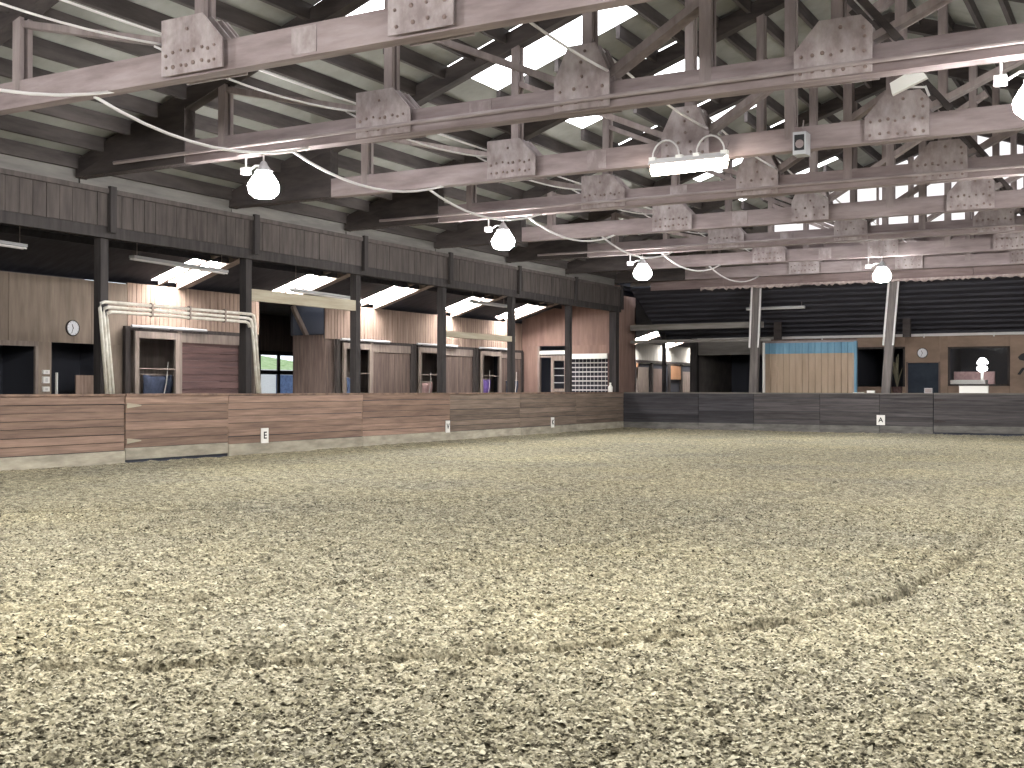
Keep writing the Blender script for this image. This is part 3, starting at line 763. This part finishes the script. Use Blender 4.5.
cs = struct('ceiling_side_aisle', (-21, 57, 4.5), 'low sloping roof of the bright side aisle')
SK2 = [(53.7, 54.3), (58.4, 59.1), (62.6, 63.3)]
prev = 44.3
for y0, y1 in SK2 + [(69, 69)]:
    leanbox(XB - .1, -17.15, prev, y0, -.3, -.26).build('roof_sheet', 'farroof', cs)
    if y1 > y0: leanbox(-21.9, -17.15, y0, y1, -.3, -.26).build('roof_sheet', 'farroof', cs)
    prev = y1
for y0, y1 in SK2:
    o = struct('aisle_skylight', (-22.6, y0 + .3, 4.4), 'bright skylight strip in the side aisle roof', 'skylight'); o['group'] = 'side aisle skylights'
    leanbox(XB - .1, -21.9, y0, y1, -.29, -.27).build('pane', 'aisle_skylight', o)
    leanbox(XB, -21.2, y1 + .04, y1 + .14, -.46, -.3).build('rafter', 'frame', cs)

# ------------------------------------------------------------------ far aisle
fa = struct('wall_far_aisle', (-9, YB, 0), 'brown wall of the far aisle with openings')
def fb(x0, x1, z0, z1, m='brownwall', nm='wall_panel'): return MB().box(x0 + .004, x1 - .004, YB, YB + .1, z0, z1).build(nm, m, fa)
fb(-17.2, -14.1, 3.05, 3.75, 'grey_beam'); fb(-14.1, -10.45, 3.3, 3.75, 'stallwood')
fb(-10.45, -8.6, 3.28, 3.75); fb(-8.6, -8.53, 0, 3.75); fb(-8.53, -7.31, 2.65, 3.75); fb(-7.31, -7.02, 0, 3.75); fb(-7.02, -4.84, 3.24, 3.75); fb(-4.84, 7.3, 0, 3.75)
fb(-7.02, -4.84, 0, 1.75); fb(-10.45, -8.6, 0, 1.72)
MB().box(-17.3, 7.3, YB - .12, YB, 3.66, 3.76).build('top_rail', 'conduit', fa)
for x in (-14.2, -11.8, -7.9, -5.4): MB().box(x, x + .05, YB - .16, YB - .12, 3.6, 3.8).build('rail_clip', 'conduit', fa)
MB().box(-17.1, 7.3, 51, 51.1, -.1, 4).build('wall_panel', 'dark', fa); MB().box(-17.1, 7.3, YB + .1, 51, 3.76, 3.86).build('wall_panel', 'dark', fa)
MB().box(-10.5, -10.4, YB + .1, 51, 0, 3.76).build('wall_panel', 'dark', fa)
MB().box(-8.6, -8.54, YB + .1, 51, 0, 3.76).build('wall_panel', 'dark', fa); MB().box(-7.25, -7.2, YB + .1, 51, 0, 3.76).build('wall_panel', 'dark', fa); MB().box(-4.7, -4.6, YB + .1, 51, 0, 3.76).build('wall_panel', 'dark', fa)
MB().box(7.2, 7.3, YF, 51, 0, 6).build('wall_panel', 'outer', fa)
cf = struct('ceiling_far_aisle', (-9, 44.5, 4.7), 'dark sloping roof of the far aisle with horizontal purlins')
def fz(y): return 5.85 - (y - 42.7) * (5.85 - 3.78) / (YB - 42.7)
MB().prism([(43.07, fz(43.07)), (YB + .1, fz(YB + .1)), (YB + .1, fz(YB + .1) + .05), (43.07, fz(43.07) + .05)], 'x', -18.7, 7.3).build('roof_sheet', 'farroof', cf)
for i in range(11):
    y = 43.15 + i * .32
    MB().box(-18.6, 7.3, y - .03, y + .03, fz(y) - .1, fz(y) - .01).build('purlin', 'farroof', cf)
for x in (-13.3, -8.33, -3.4): MB().box(x - .14, x + .14, 45.3, 45.5, 3.6, fz(45.4) - .08).build('strut', 'rafter', cf)
MB().box(-18.7, -13.2, YF + .48, YF + .62, 3.98, 4.2).build('cross_beam', 'grey_beam', cf)
MB().box(-18.7, -12.9, YF + .5, YF + .6, 3.45, 3.58).build('cross_beam', 'grey_beam', cf)
hf = struct('trim_3', (-9, 42.5, 5.6), 'pinkish header board with ragged insulation edge at the far end')
x = -17.6
while x < 7:
    MB().box(x + .004, x + 2.996, 42.55, 42.62, 5.52, 5.86).build('header_board', 'far_header', hf); x += 3
vs = []; fs = []
n = 240
for i in range(n + 1):
    xx = -15.5 + 22.5 * i / n; dz = random.uniform(.02, .12)
    vs += [(xx, 42.53, 5.56), (xx, 42.53, 5.52 - dz), (xx, 42.5 - random.uniform(0, .04), 5.5 - dz * .5)]
for i in range(n): q = i * 3; fs += [(q, q + 3, q + 5, q + 2), (q + 2, q + 5, q + 4, q + 1)]
MB().add(vs, fs).build('ragged_insulation', 'paper', hf)

# blue and tan sheet partition
t = thing('sheet_partition', 'ribbed tan metal partition with a blue top strip behind the far wall', 'partition', (-11.8, 44.5, 0))
def ribbed(x0, x1, y, z0, z1, n):
    mb = MB(); w = (x1 - x0) / n; prof = []
    for i in range(n):
        a = x0 + i * w; prof += [(a, y), (a + w * .62, y), (a + w * .7, y - .06), (a + w * .92, y - .06)]
    prof.append((x1, y)); k = len(prof)
    vs = [(a, b, z0) for a, b in prof] + [(a, b, z1) for a, b in prof] + [(a, b + .02, z0) for a, b in prof] + [(a, b + .02, z1) for a, b in prof]
    fs = []
    for i in range(k - 1): fs += [(i, i + 1, k + i + 1, k + i), (2 * k + i, 3 * k + i, 3 * k + i + 1, 2 * k + i + 1), (k + i, k + i + 1, 3 * k + i + 1, 3 * k + i)]
    return mb.add(vs, fs)
ribbed(-13.55, -10.06, 44.5, 0, 3.0, 14).build('tan_sheet', 'tan', t)
ribbed(-13.55, -10.06, 44.48, 3.0, 3.42, 14).build('blue_sheet', 'blue', t)
MB().box(-13.62, -13.54, 44.4, 44.55, 0, 3.44).build('edge_trim', 'white', t); MB().box(-10.07, -9.98, 44.4, 44.55, 0, 3.44).build('edge_trim', 'blue', t)
MB().box(-13.62, -9.98, 44.44, 44.56, 3.42, 3.5).build('top_trim', 'steel', t)

# far windows and door
w2 = struct('window_2', (-9.5, YB, 1.7), 'dark far window opening behind the leaning post')
for a, b2 in ((-10.45, -10.38), (-8.67, -8.6)): MB().box(a, b2, YB - .03, YB, 1.72, 3.28).build('window_frame', 'frame_dark', w2)
MB().box(-10.45, -8.6, YB - .03, YB, 3.2, 3.28).build('window_frame', 'frame_dark', w2)
d = struct('door_3', (-7.9, YB, 0), 'dark blue door below the far clock')
MB().box(-8.5, -7.34, YB + .02, YB + .07, 0, 2.62).build('door_leaf', 'bluedoor', d)
for a in (-8.55, -7.36): MB().box(a, a + .06, YB - .03, YB, 0, 2.68).build('jamb', 'stallwood', d)
w3 = struct('window_3', (-5.9, YB, 1.7), 'wide office window with a lit table lamp inside')
for a, b2 in ((-7.02, -6.94), (-4.92, -4.84)): MB().box(a, b2, YB - .04, YB + .02, 1.75, 3.24).build('window_frame', 'frame_dark', w3)
for z in (1.75, 3.17): MB().box(-7.02, -4.84, YB - .04, YB + .02, z, z + .07).build('window_frame', 'frame_dark', w3)
MB().box(-6.94, -4.92, YB + .03, YB + .035, 1.8, 3.18).build('pane', 'glass', w3)
t = thing('counter', 'white counter top behind the wide far window', 'counter', (-6.4, 47.2, 0))
MB().box(-7.1, -5.72, 46.75, 47.5, 1.72, 1.98).build('top', 'white', t); MB().box(-7.05, -5.8, 46.85, 47.45, 0, 1.72).build('base', 'stallwood', t)
t = thing('table_lamp', 'lit two-tier mushroom table lamp on the white counter', 'lamp', (-5.88, 47.1, 1.98))
MB().tube([(-5.88, 47.1, 1.98), (-5.88, 47.1, 2.4)], .05, 8).build('stem', 'white', t)
MB().lathe([(.1, 0), (.17, .05), (.2, .12), (.16, .2), (.1, .22)], (-5.88, 47.1, 2.3), 16).build('lower_shade', 'tablelamp', t, True)
MB().lathe([(.2, 0), (.18, .1), (.1, .2), (.03, .23)], (-5.86, 47.1, 2.6), 16).build('upper_shade', 'tablelamp', t, True)
MB().tube([(-5.88, 47.1, 2.5), (-5.88, 47.1, 2.62)], .03, 8).build('neck', 'black', t)
t = thing('sofa', 'pinkish sofa back seen through the wide far window', 'sofa', (-6.4, 48.6, 0))
MB().box(-7.1, -5.6, 48.5, 48.8, .4, 2.32).build('backrest', 'blanket_pink', t); MB().box(-7.1, -5.6, 47.9, 48.5, .2, .9).build('seat', 'blanket_pink', t)

# dried plant in the far window, running horse on the wall
t = thing('dried_plant', 'tall dried plant standing in the dark far window', 'plant', (-8.85, 46.2, 0))
MB().lathe([(.12, 0), (.17, .4), (.2, .7), (.19, .72), (.15, .68)], (-8.85, 46.25, 1.0), 12).build('pot', 'stallred', t)
o = MB().box(-9.15, -8.55, 46.05, 46.45, 0, 1.0).build('plant_stand', 'stallwood'); tag(o, 'plain wooden stand under the tall dried plant', 'stand')
for i in range(14):
    a = random.uniform(0, 6.28); r = random.uniform(.05, .26); h = random.uniform(.7, 1.35)
    MB().tube([(-8.85, 46.25, 1.68), (-8.85 + r * .5 * math.cos(a), 46.25 + r * .4 * math.sin(a), 1.7 + h * .6), (-8.85 + r * math.cos(a), 46.25 + r * .6 * math.sin(a), 1.7 + h)], [.012, .03, .012], 5).build('stalk', 'plant', t)
hp = [(a + .28, b) for a, b in [(-4.86, 2.18), (-4.7, 2.42), (-4.5, 2.46), (-4.42, 2.36), (-4.3, 2.5), (-4.25, 2.62), (-4.4, 2.76), (-4.62, 2.68), (-4.78, 2.72), (-4.84, 2.82), (-4.72, 2.94), (-4.6, 2.98), (-4.56, 3.06), (-4.48, 2.98), (-4.3, 2.88), (-3.95, 2.82), (-3.75, 2.86), (-3.62, 2.78), (-3.45, 2.6), (-3.62, 2.68), (-3.68, 2.58), (-3.55, 2.4), (-3.42, 2.22), (-3.52, 2.2), (-3.72, 2.42), (-3.85, 2.56), (-4.1, 2.56), (-4.18, 2.48), (-4.3, 2.3), (-4.55, 2.36), (-4.64, 2.34), (-4.76, 2.16)]]
tag(MB().prism(hp, 'y', YB - .05, YB - .015).build('horse_cutout', 'black'), 'black running horse cutout fixed to the brown far wall', 'wall decoration')

# small objects on and above the far wall
t = thing('white_box', 'long white box resting on the far wall cap below the office window', 'box', (-5.58, YF, HW + .02))
MB().box(-6.06, -5.12, YF - .02, YF + .14, HW + .02, HW + .25).build('body', 'white', t); MB().box(-6.07, -5.11, YF - .03, YF + .15, HW + .25, HW + .27).build('lid', 'white', t)
t = thing('grey_box', 'small grey switch box on the far wall cap at the gate hinge', 'box', (-7.1, YF, HW + .015))
MB().box(-7.22, -6.96, YF, YF + .14, HW + .015, HW + .19).build('body', 'grey_metal', t); MB().box(-7.2, -6.98, YF - .01, YF, HW + .03, HW + .17).build('cover', 'steel', t)
for x, w, lab in ((-9.7, .38, 'flat white sheet lying on the far wall cap by the blue-topped panel'), (-9.2, .26, 'small white packet on the far wall cap left of the leaning post')):
    tag(MB().box(x, x + w, YF - .02, YF + .12, HW + .015, HW + (.03 if w > .3 else .1)).build('packet', 'white'), lab, 'packet')

# ------------------------------------------------------------------ beams, pipes, fluorescent fittings in the aisle
tag(MB().box(WX - .35, WX - .22, Yp(2) + .0, Yp(3) + .1, 3.72, 4.0).build('cross_beam', 'pale_beam'), 'pale timber beam between the second and third left posts', 'beam')
tag(MB().box(WX - .35, WX - .22, Yp(4), Yp(5) + .15, 3.2, 3.38).build('cross_beam', 'pale_beam'), 'thin yellowish beam between the fourth and fifth left posts', 'beam')
t = thing('pipe_frame', 'white pipes bent into a frame around the first post opening', 'pipe', (WX, 18.5, HW))
for i, o_ in enumerate((0, .1, .19)):
    x = WX + .07; ya, yb = 16.25 + o_ * .9, 20.83 - o_ * .9; zt = 3.36 - o_
    pts = [(x, ya + .18, HW + .02), (x, ya, zt - .12), (x, ya + .03, zt - .03), (x, ya + .12, zt), (x, yb - .12, zt), (x, yb - .03, zt - .03), (x, yb, zt - .12), (x, yb + .2, HW + .02)]
    if i == 2: pts = pts[:-1]
    MB().tube(pts, .035, 8).build('pipe', 'pipe', t, True)
for y in (17.6, 18.7, 19.8): MB().box(WX + .03, WX + .11, y, y + .05, 3.12, 3.42).build('pipe_clip', 'frame', t)
def fluo(p, q, lab):
    t = thing('strip_light', lab, 'light', ((p[0] + q[0]) / 2, (p[1] + q[1]) / 2, p[2]), 'unlit strip lights')
    MB().beam(p, q, .18, .06).build('housing', 'grey_metal', t)
    d = (Vector(q) - Vector(p)).normalized(); s = d.cross(Vector((0, 0, 1)))
    for k in (-1, 1): MB().tube([Vector(p) + s * .05 * k - Vector((0, 0, .055)), Vector(q) + s * .05 * k - Vector((0, 0, .055))], .02, 6).build('tube', 'conduit', t)
    for e in (p, q): MB().tube([Vector(e) * .9 + (Vector(p) + Vector(q)) * .05, Vector(e) * .9 + (Vector(p) + Vector(q)) * .05 + Vector((0, 0, (lean(p[0]) + .2 if p[0] < -15 else fz(p[1])) - p[2]))], .008, 5).build('hanger', 'steel', t)
fluo((-20.5, 18.7, 4.62), (-20.5, 21.75, 4.55), 'unlit strip light hanging over the first stall door')
fluo((-20.5, 13.4, 4.6), (-20.5, 15.85, 4.55), 'unlit strip light at the near end of the left aisle')
fluo((-20.5, 24.3, 4.3), (-20.5, 27.3, 4.24), 'unlit strip light behind the pale cross beam')
fluo((-20.5, 33.6, 4.62), (-20.5, 36, 4.6), 'unlit strip light behind the fourth timber post')
fluo((-14.2, 44.2, 4.8), (-11.9, 44.2, 4.8), 'unlit strip light under the dark far aisle roof')

# clocks
def clock(axis, u, face, z, r, lab):
    loc = (face, u, z) if axis == 'x' else (u, face, z)
    t = thing('wall_clock', lab, 'clock', loc, 'round wall clocks')
    s = 1 if axis == 'x' else -1
    MB().lathe([(r, 0), (r, s * .04), (r * .9, s * .05), (r * .88, s * .035)], loc, 28, axis).build('rim', 'frame_dark', t)
    MB().lathe([(r * .9, s * .03), (r * .9, s * .038)], loc, 28, axis).build('face', 'clockface', t)
    for ang, l, w in ((math.radians(110), .5, .04), (math.radians(250), .72, .03)):
        d_ = (math.cos(ang), math.sin(ang))
        def pt(k, off): 
            a, b = d_[0] * k * r, d_[1] * k * r
            return (face + s * off, u + a, z + b) if axis == 'x' else (u + a, face + s * off, z + b)
        MB().beam(pt(-.1, .044), pt(l, .044), r * w * 2, .004, (1, 0, 0) if axis == 'x' else (0, 1, 0)).build('hand', 'black', t)
    mb = MB()
    for k in range(12):
        a = math.pi * k / 6
        def pt2(q): return (face + s * .041, u + math.cos(a) * q * r, z + math.sin(a) * q * r) if axis == 'x' else (u + math.cos(a) * q * r, face + s * .041, z + math.sin(a) * q * r)
        mb.beam(pt2(.72), pt2(.82), r * .04, .003, (1, 0, 0) if axis == 'x' else (0, 1, 0))
    mb.build('hour_marks', 'black', t, kind='stuff')
clock('x', 19.5, XB, 3.09, .2, 'round clock on the plywood wall above the dark opening')
clock('y', -7.95, YB, 3.02, .2, 'round white clock on the brown wall above the blue door')

# things in the near openings
t = thing('board_screen', 'low screen of vertical boards standing in the dark plywood opening', 'screen', (XB - .3, 20.2, 0))
for i in range(6): MB().box(XB - .32, XB - .28, 19.86 + i * .125, 19.975 + i * .125, 0, 1.93).build('board', 'tg', t)
for z, h, lab in ((1.94, .1, 'small white switch at the top of the plywood pillar'), (1.72, .16, 'square white socket box on the plywood pillar'), (1.52, .12, 'lowest white socket box on the plywood pillar')):
    o = thing('switch_box', lab, 'switch', (XB, 18.7, z)); MB().box(XB, XB + .06, 18.62, 18.8, z, z + h).build('body', 'white', o); MB().box(XB + .06, XB + .075, 18.68, 18.74, z + .03, z + h - .03).build('rocker', 'conduit', o)
tag(MB().beam((XB + .1, 18.95, 0), (XB + .06, 19.0, 1.98), .06, .03).build('white_stick', 'white'), 'white stick leaning beside the dark plywood opening', 'stick')

def cloth(name, lab, y, z, w, h, m, x=None):
    x = XB - .16 if x is None else x
    n, k = 10, 8; vs = []; fs = []
    for side in (0, 1):
        for i in range(n + 1):
            for j in range(k + 1):
                u, v = i / n, j / k
                sag = math.sin(u * math.pi) * .04
                ww = w * (1 - .18 * v + .1 * math.sin(3 * v))
                vs.append((x - side * .03 + .035 * math.sin(u * 14 + v * 3) + .02 * math.sin(v * 9), y + (u - .5) * ww, z - sag - v * h - .05 * math.sin(u * 5 + 1) * v))
    q = (n + 1) * (k + 1)
    for i in range(n):
        for j in range(k):
            a = i * (k + 1) + j; fs += [(a, a + k + 1, a + k + 2, a + 1), (q + a, q + a + 1, q + a + k + 2, q + a + k + 1)]
    for i in range(n):
        for j in (0, k): a = i * (k + 1) + j; fs.append((a, a + k + 1, q + a + k + 1, q + a))
    for j in range(k):
        for i in (0, n): a = i * (k + 1) + j; fs.append((a, a + 1, q + a + 1, q + a))
    t = thing(name, lab, 'blanket', (x, y, z), 'horse blankets on the stall doors')
    MB().add(vs, fs).build('cloth', m, t, True)
    MB().tube([(x - .01, y - w * .6, z + .0), (x - .01, y + w * .6, z + .0)], .018, 6).build('hanging_bar', 'frame', t)
    MB().tube([(x + .06, y + w * .1, z - .7 * h), (x + .07, y + w * .25, z - .2 * h), (x + .06, y + w * .32, z + .35)], .015, 5).build('strap', 'rope', t)
cloth('horse_blanket', 'navy checked blanket hanging in the nearest stall doorway', 22.45, 1.97, 1.0, 1.1, 'blanket_navy')
cloth('horse_blanket', 'light blue blanket in the stall doorway left of the third post', 31.05, 1.98, .55, 1.1, 'blanket_blue')
cloth('horse_blanket', 'pinkish cloth in the stall doorway left of the fourth post', 35.5, 1.86, .8, .9, 'blanket_pink')
cloth('horse_blanket', 'purple blanket in the stall doorway right of the fourth post', 39.9, 2.0, .55, 1.1, 'blanket_purple')
cloth('horse_blanket', 'dark blanket heap against the farthest boarded stall front', 41.3, 1.95, .9, 1.1, 'blanket_navy', XB + .235)

# ------------------------------------------------------------------ lamps
def globe(x, y, z, lab, top=5.8):
    t = thing('globe_lamp', lab, 'lamp', (x, y, z), 'hanging globe lamps')
    MB().lathe([(.04, -.27), (.17, -.25), (.26, -.17), (.285, -.06), (.27, -.01)], (x, y, z), 14).build('globe', 'lamp', t, True)
    MB().lathe([(.272, -.008), (.23, .06), (.15, .18), (.08, .27)], (x, y, z), 14).build('upper_shade', 'lamp_top', t, True)
    MB().lathe([(.15, .2), (.16, .22), (.09, .3), (.06, .37), (.03, .4)], (x, y, z), 12).build('cap', 'grey_metal', t)
    MB().tube([(x, y, z + .4), (x, y, top)], .015, 6).build('stem', 'conduit', t)
    MB().box(x - .5, x - .35, y - .06, y + .06, z + .2, z + .32).build('junction_box', 'conduit', t)
    MB().tube([(x - .42, y, z + .32), (x - .42, y, top)], .018, 6).build('conduit_drop', 'conduit', t)
    MB().tube([(x - .35, y, z + .26), (x - .2, y, z + .34), (x - .06, y, z + .33)], .018, 6).build('flex', 'conduit', t)
globe(-14.0, Yt(2), 5.28, 'largest globe lamp in view, hanging by the second left post')
globe(-14.0, Yt(4), 5.28, 'middle globe lamp of the left row, near the fourth post')
globe(-13.97, Yt(6), 5.27, 'smallest globe lamp of the left row, near the corner')
globe(-7.58, Yt(7) - .25, 5.24, 'globe lamp hanging beside the leaning far post')
globe(-1.33, Yt(2), 5.28, 'globe lamp cut by the right edge of the view')
for x, y, w_ in ((-14.2, Yt(0), 'left of the camera'), (-1.4, Yt(0), 'ahead above the camera'), (-1.4, Yt(4), 'to the right, fourth truss'), (-1.4, Yt(6), 'to the right, sixth truss'), (-7.8, 1, 'left behind the camera'),
                 (-5.2, 5.2, 'added to brighten the floor, high ahead left of the camera'),  (4.5, Yt(3), 'far right, third truss'), (-9.6, 6.4, 'added to brighten the floor, ahead and far left of the camera'), (.6, 9.2, 'added to brighten the floor, ahead and right of the camera')):  # off-truss lamps ahead of the camera are unseen, added to brighten the floor
    globe(x, y, 5.25, 'globe lamp hanging outside the view, ' + w_, 6.1)

# glowing tube heater with looped leads, hanging from the third truss
yh = Yt(3) - .42
t = thing('tube_heater', 'glowing tube heater with two looped leads under the third truss', 'heater', (-7.4, yh, 5.7))
MB().tube([(-8.12, yh, 5.63), (-6.72, yh, 5.65)], .11, 10).build('glowing_tube', 'heater', t)
MB().prism([(yh - .16, 5.72), (yh, 5.84), (yh + .16, 5.72), (yh + .15, 5.7), (yh, 5.81), (yh - .15, 5.7)], 'x', -8.15, -6.7).build('reflector', 'conduit', t)
for x in (-7.85, -7.0):
    pts = [(x + .26 * math.cos(a), yh - .02, 5.85 + .3 * math.sin(a)) for a in [math.pi * i / 12 for i in range(13)]]
    MB().tube([(x + .26, yh - .02, 5.78)] + pts + [(x - .26, yh - .02, 5.78)], .018, 6).build('lead', 'conduit', t, True)
    MB().box(x - .32, x - .2, yh - .06, yh + .06, 5.76, 5.86).build('end_block', 'white', t); MB().box(x + .2, x + .32, yh - .06, yh + .06, 5.76, 5.86).build('end_block', 'white', t)
MB().tube([(-8.1, yh, 5.8), (-8.1, yh + .31, 6.1)], .01, 5).build('hanger', 'steel', t); MB().tube([(-6.75, yh, 5.8), (-6.75, yh + .31, 6.1)], .01, 5).build('hanger', 'steel', t)

# loudspeaker on the third truss
ys = Yt(3) - .25
t = thing('loudspeaker', 'small grey loudspeaker hung on the front of the third truss', 'speaker', (-5.4, ys, 5.85))
MB().box(-5.52, -5.29, ys - .16, ys + .13, 5.66, 6.05).build('cabinet', 'grey_metal', t)
MB().box(-5.49, -5.32, ys - .17, ys - .16, 5.73, 6.0).build('grille', 'black', t)
MB().lathe([(.075, 0), (.07, -.012), (.03, -.004)], (-5.4, ys - .17, 5.84), 16, 'y').build('cone', 'steel', t)
MB().tube([(-5.4, ys, 6.05), (-5.4, ys + .1, 6.3)], .012, 5).build('bracket', 'steel', t)
# tilted white floodlight
yl = Yt(3) - .34
t = thing('floodlight', 'tilted white floodlight housing above the third truss gusset', 'light', (-3.6, yl, 6.7))
MB().prism([(-3.86, 6.5), (-3.3, 6.72), (-3.44, 6.92), (-3.9, 6.7)], 'y', yl - .05, yl + .05).build('housing', 'white', t)
MB().beam((-3.6, yl + .06, 6.62), (-3.36, yl + .1, 6.6), .03, .03).build('bracket', 'conduit', t); MB().tube([(-3.36, yl + .1, 6.62), (-3.3, yl + .12, 6.45)], .02, 6).build('bracket_arm', 'conduit', t)

# flexible cables and straight conduits strung between the trusses
def cable(p, q, sag, r=.018, n=10):
    p, q = Vector(p), Vector(q)
    return MB().tube([p.lerp(q, i / n) + Vector((0, 0, -sag * 4 * (i / n) * (1 - i / n))) for i in range(n + 1)], r, 6)
names = ['first and second', 'second and third', 'third and fourth', 'fourth and fifth', 'fifth and sixth', 'sixth and seventh', 'seventh and last']
for k in range(0, 8):
    a, b2 = Yt(k), Yt(k + 1)
    nm = names[k - 1] if k else 'camera and the nearest'
    bt = ('drooping between the %s trusses' if k else 'drooping between the %s truss') % nm
    tag(cable((-13.35, a, 5.8), (-12.95, b2, 5.82), .36, .024).build('flexible_conduit', 'conduit', None, True), 'thick pale flexible conduit ' + bt, 'conduit', 'flexible conduits under the trusses')
    st_ = bt.replace('drooping', 'running')
    tag(cable((-11.82, a, 6.45), (-11.82, b2, 6.42), .03, .017).build('straight_conduit', 'conduit'), 'straight pale conduit ' + st_, 'conduit', 'straight conduits')
    tag(cable((-12.15, a, 6.35), (-11.8, b2, 6.3), .16, .016).build('cable', 'conduit', None, True), 'thin pale cable left of the gusset plates, ' + bt, 'cable', 'thin cables left')
    tag(cable((-7.35, a, 6.75), (-7.12, b2 - .26, 6.32), .1, .02).build('cable', 'conduit', None, True), 'thin pale cable at the middle gusset plates, ' + bt, 'cable', 'thin cables middle')

# ------------------------------------------------------------------ the rest of the hall outside the view
for nm, bx in (('wall_right', (7.4, 7.5, -6.5, 43.2, -.1, 6.6)), ('wall_back', (-19, 7.5, -6.6, -6.5, -.1, 11.5))):
    MB().box(*bx).build(nm, 'outer')['kind'] = 'structure'
MB().box(WX - .1, WX - .05, -6.5, 8, -.1, 6.4).build('wall_left_near', 'outer')['kind'] = 'structure'
MB().box(-31, WX - .05, 4.9, 5, -.1, 6).build('wall_aisle_near', 'outer')['kind'] = 'structure'
MB().box(-31, -30.9, 4.9, 26.2, -.1, 6).build('wall_outside', 'outer')['kind'] = 'structure'
MB().prism([(-19, roof(-19) + .5), (RX, roof(RX) + .5), (7.6, roof(7.6) + .5), (7.6, roof(7.6) + .54), (RX, roof(RX) + .54), (-19, roof(-19) + .54)], 'y', -6.5, Yt(0)).build('ceiling_near', 'deck')['kind'] = 'structure'
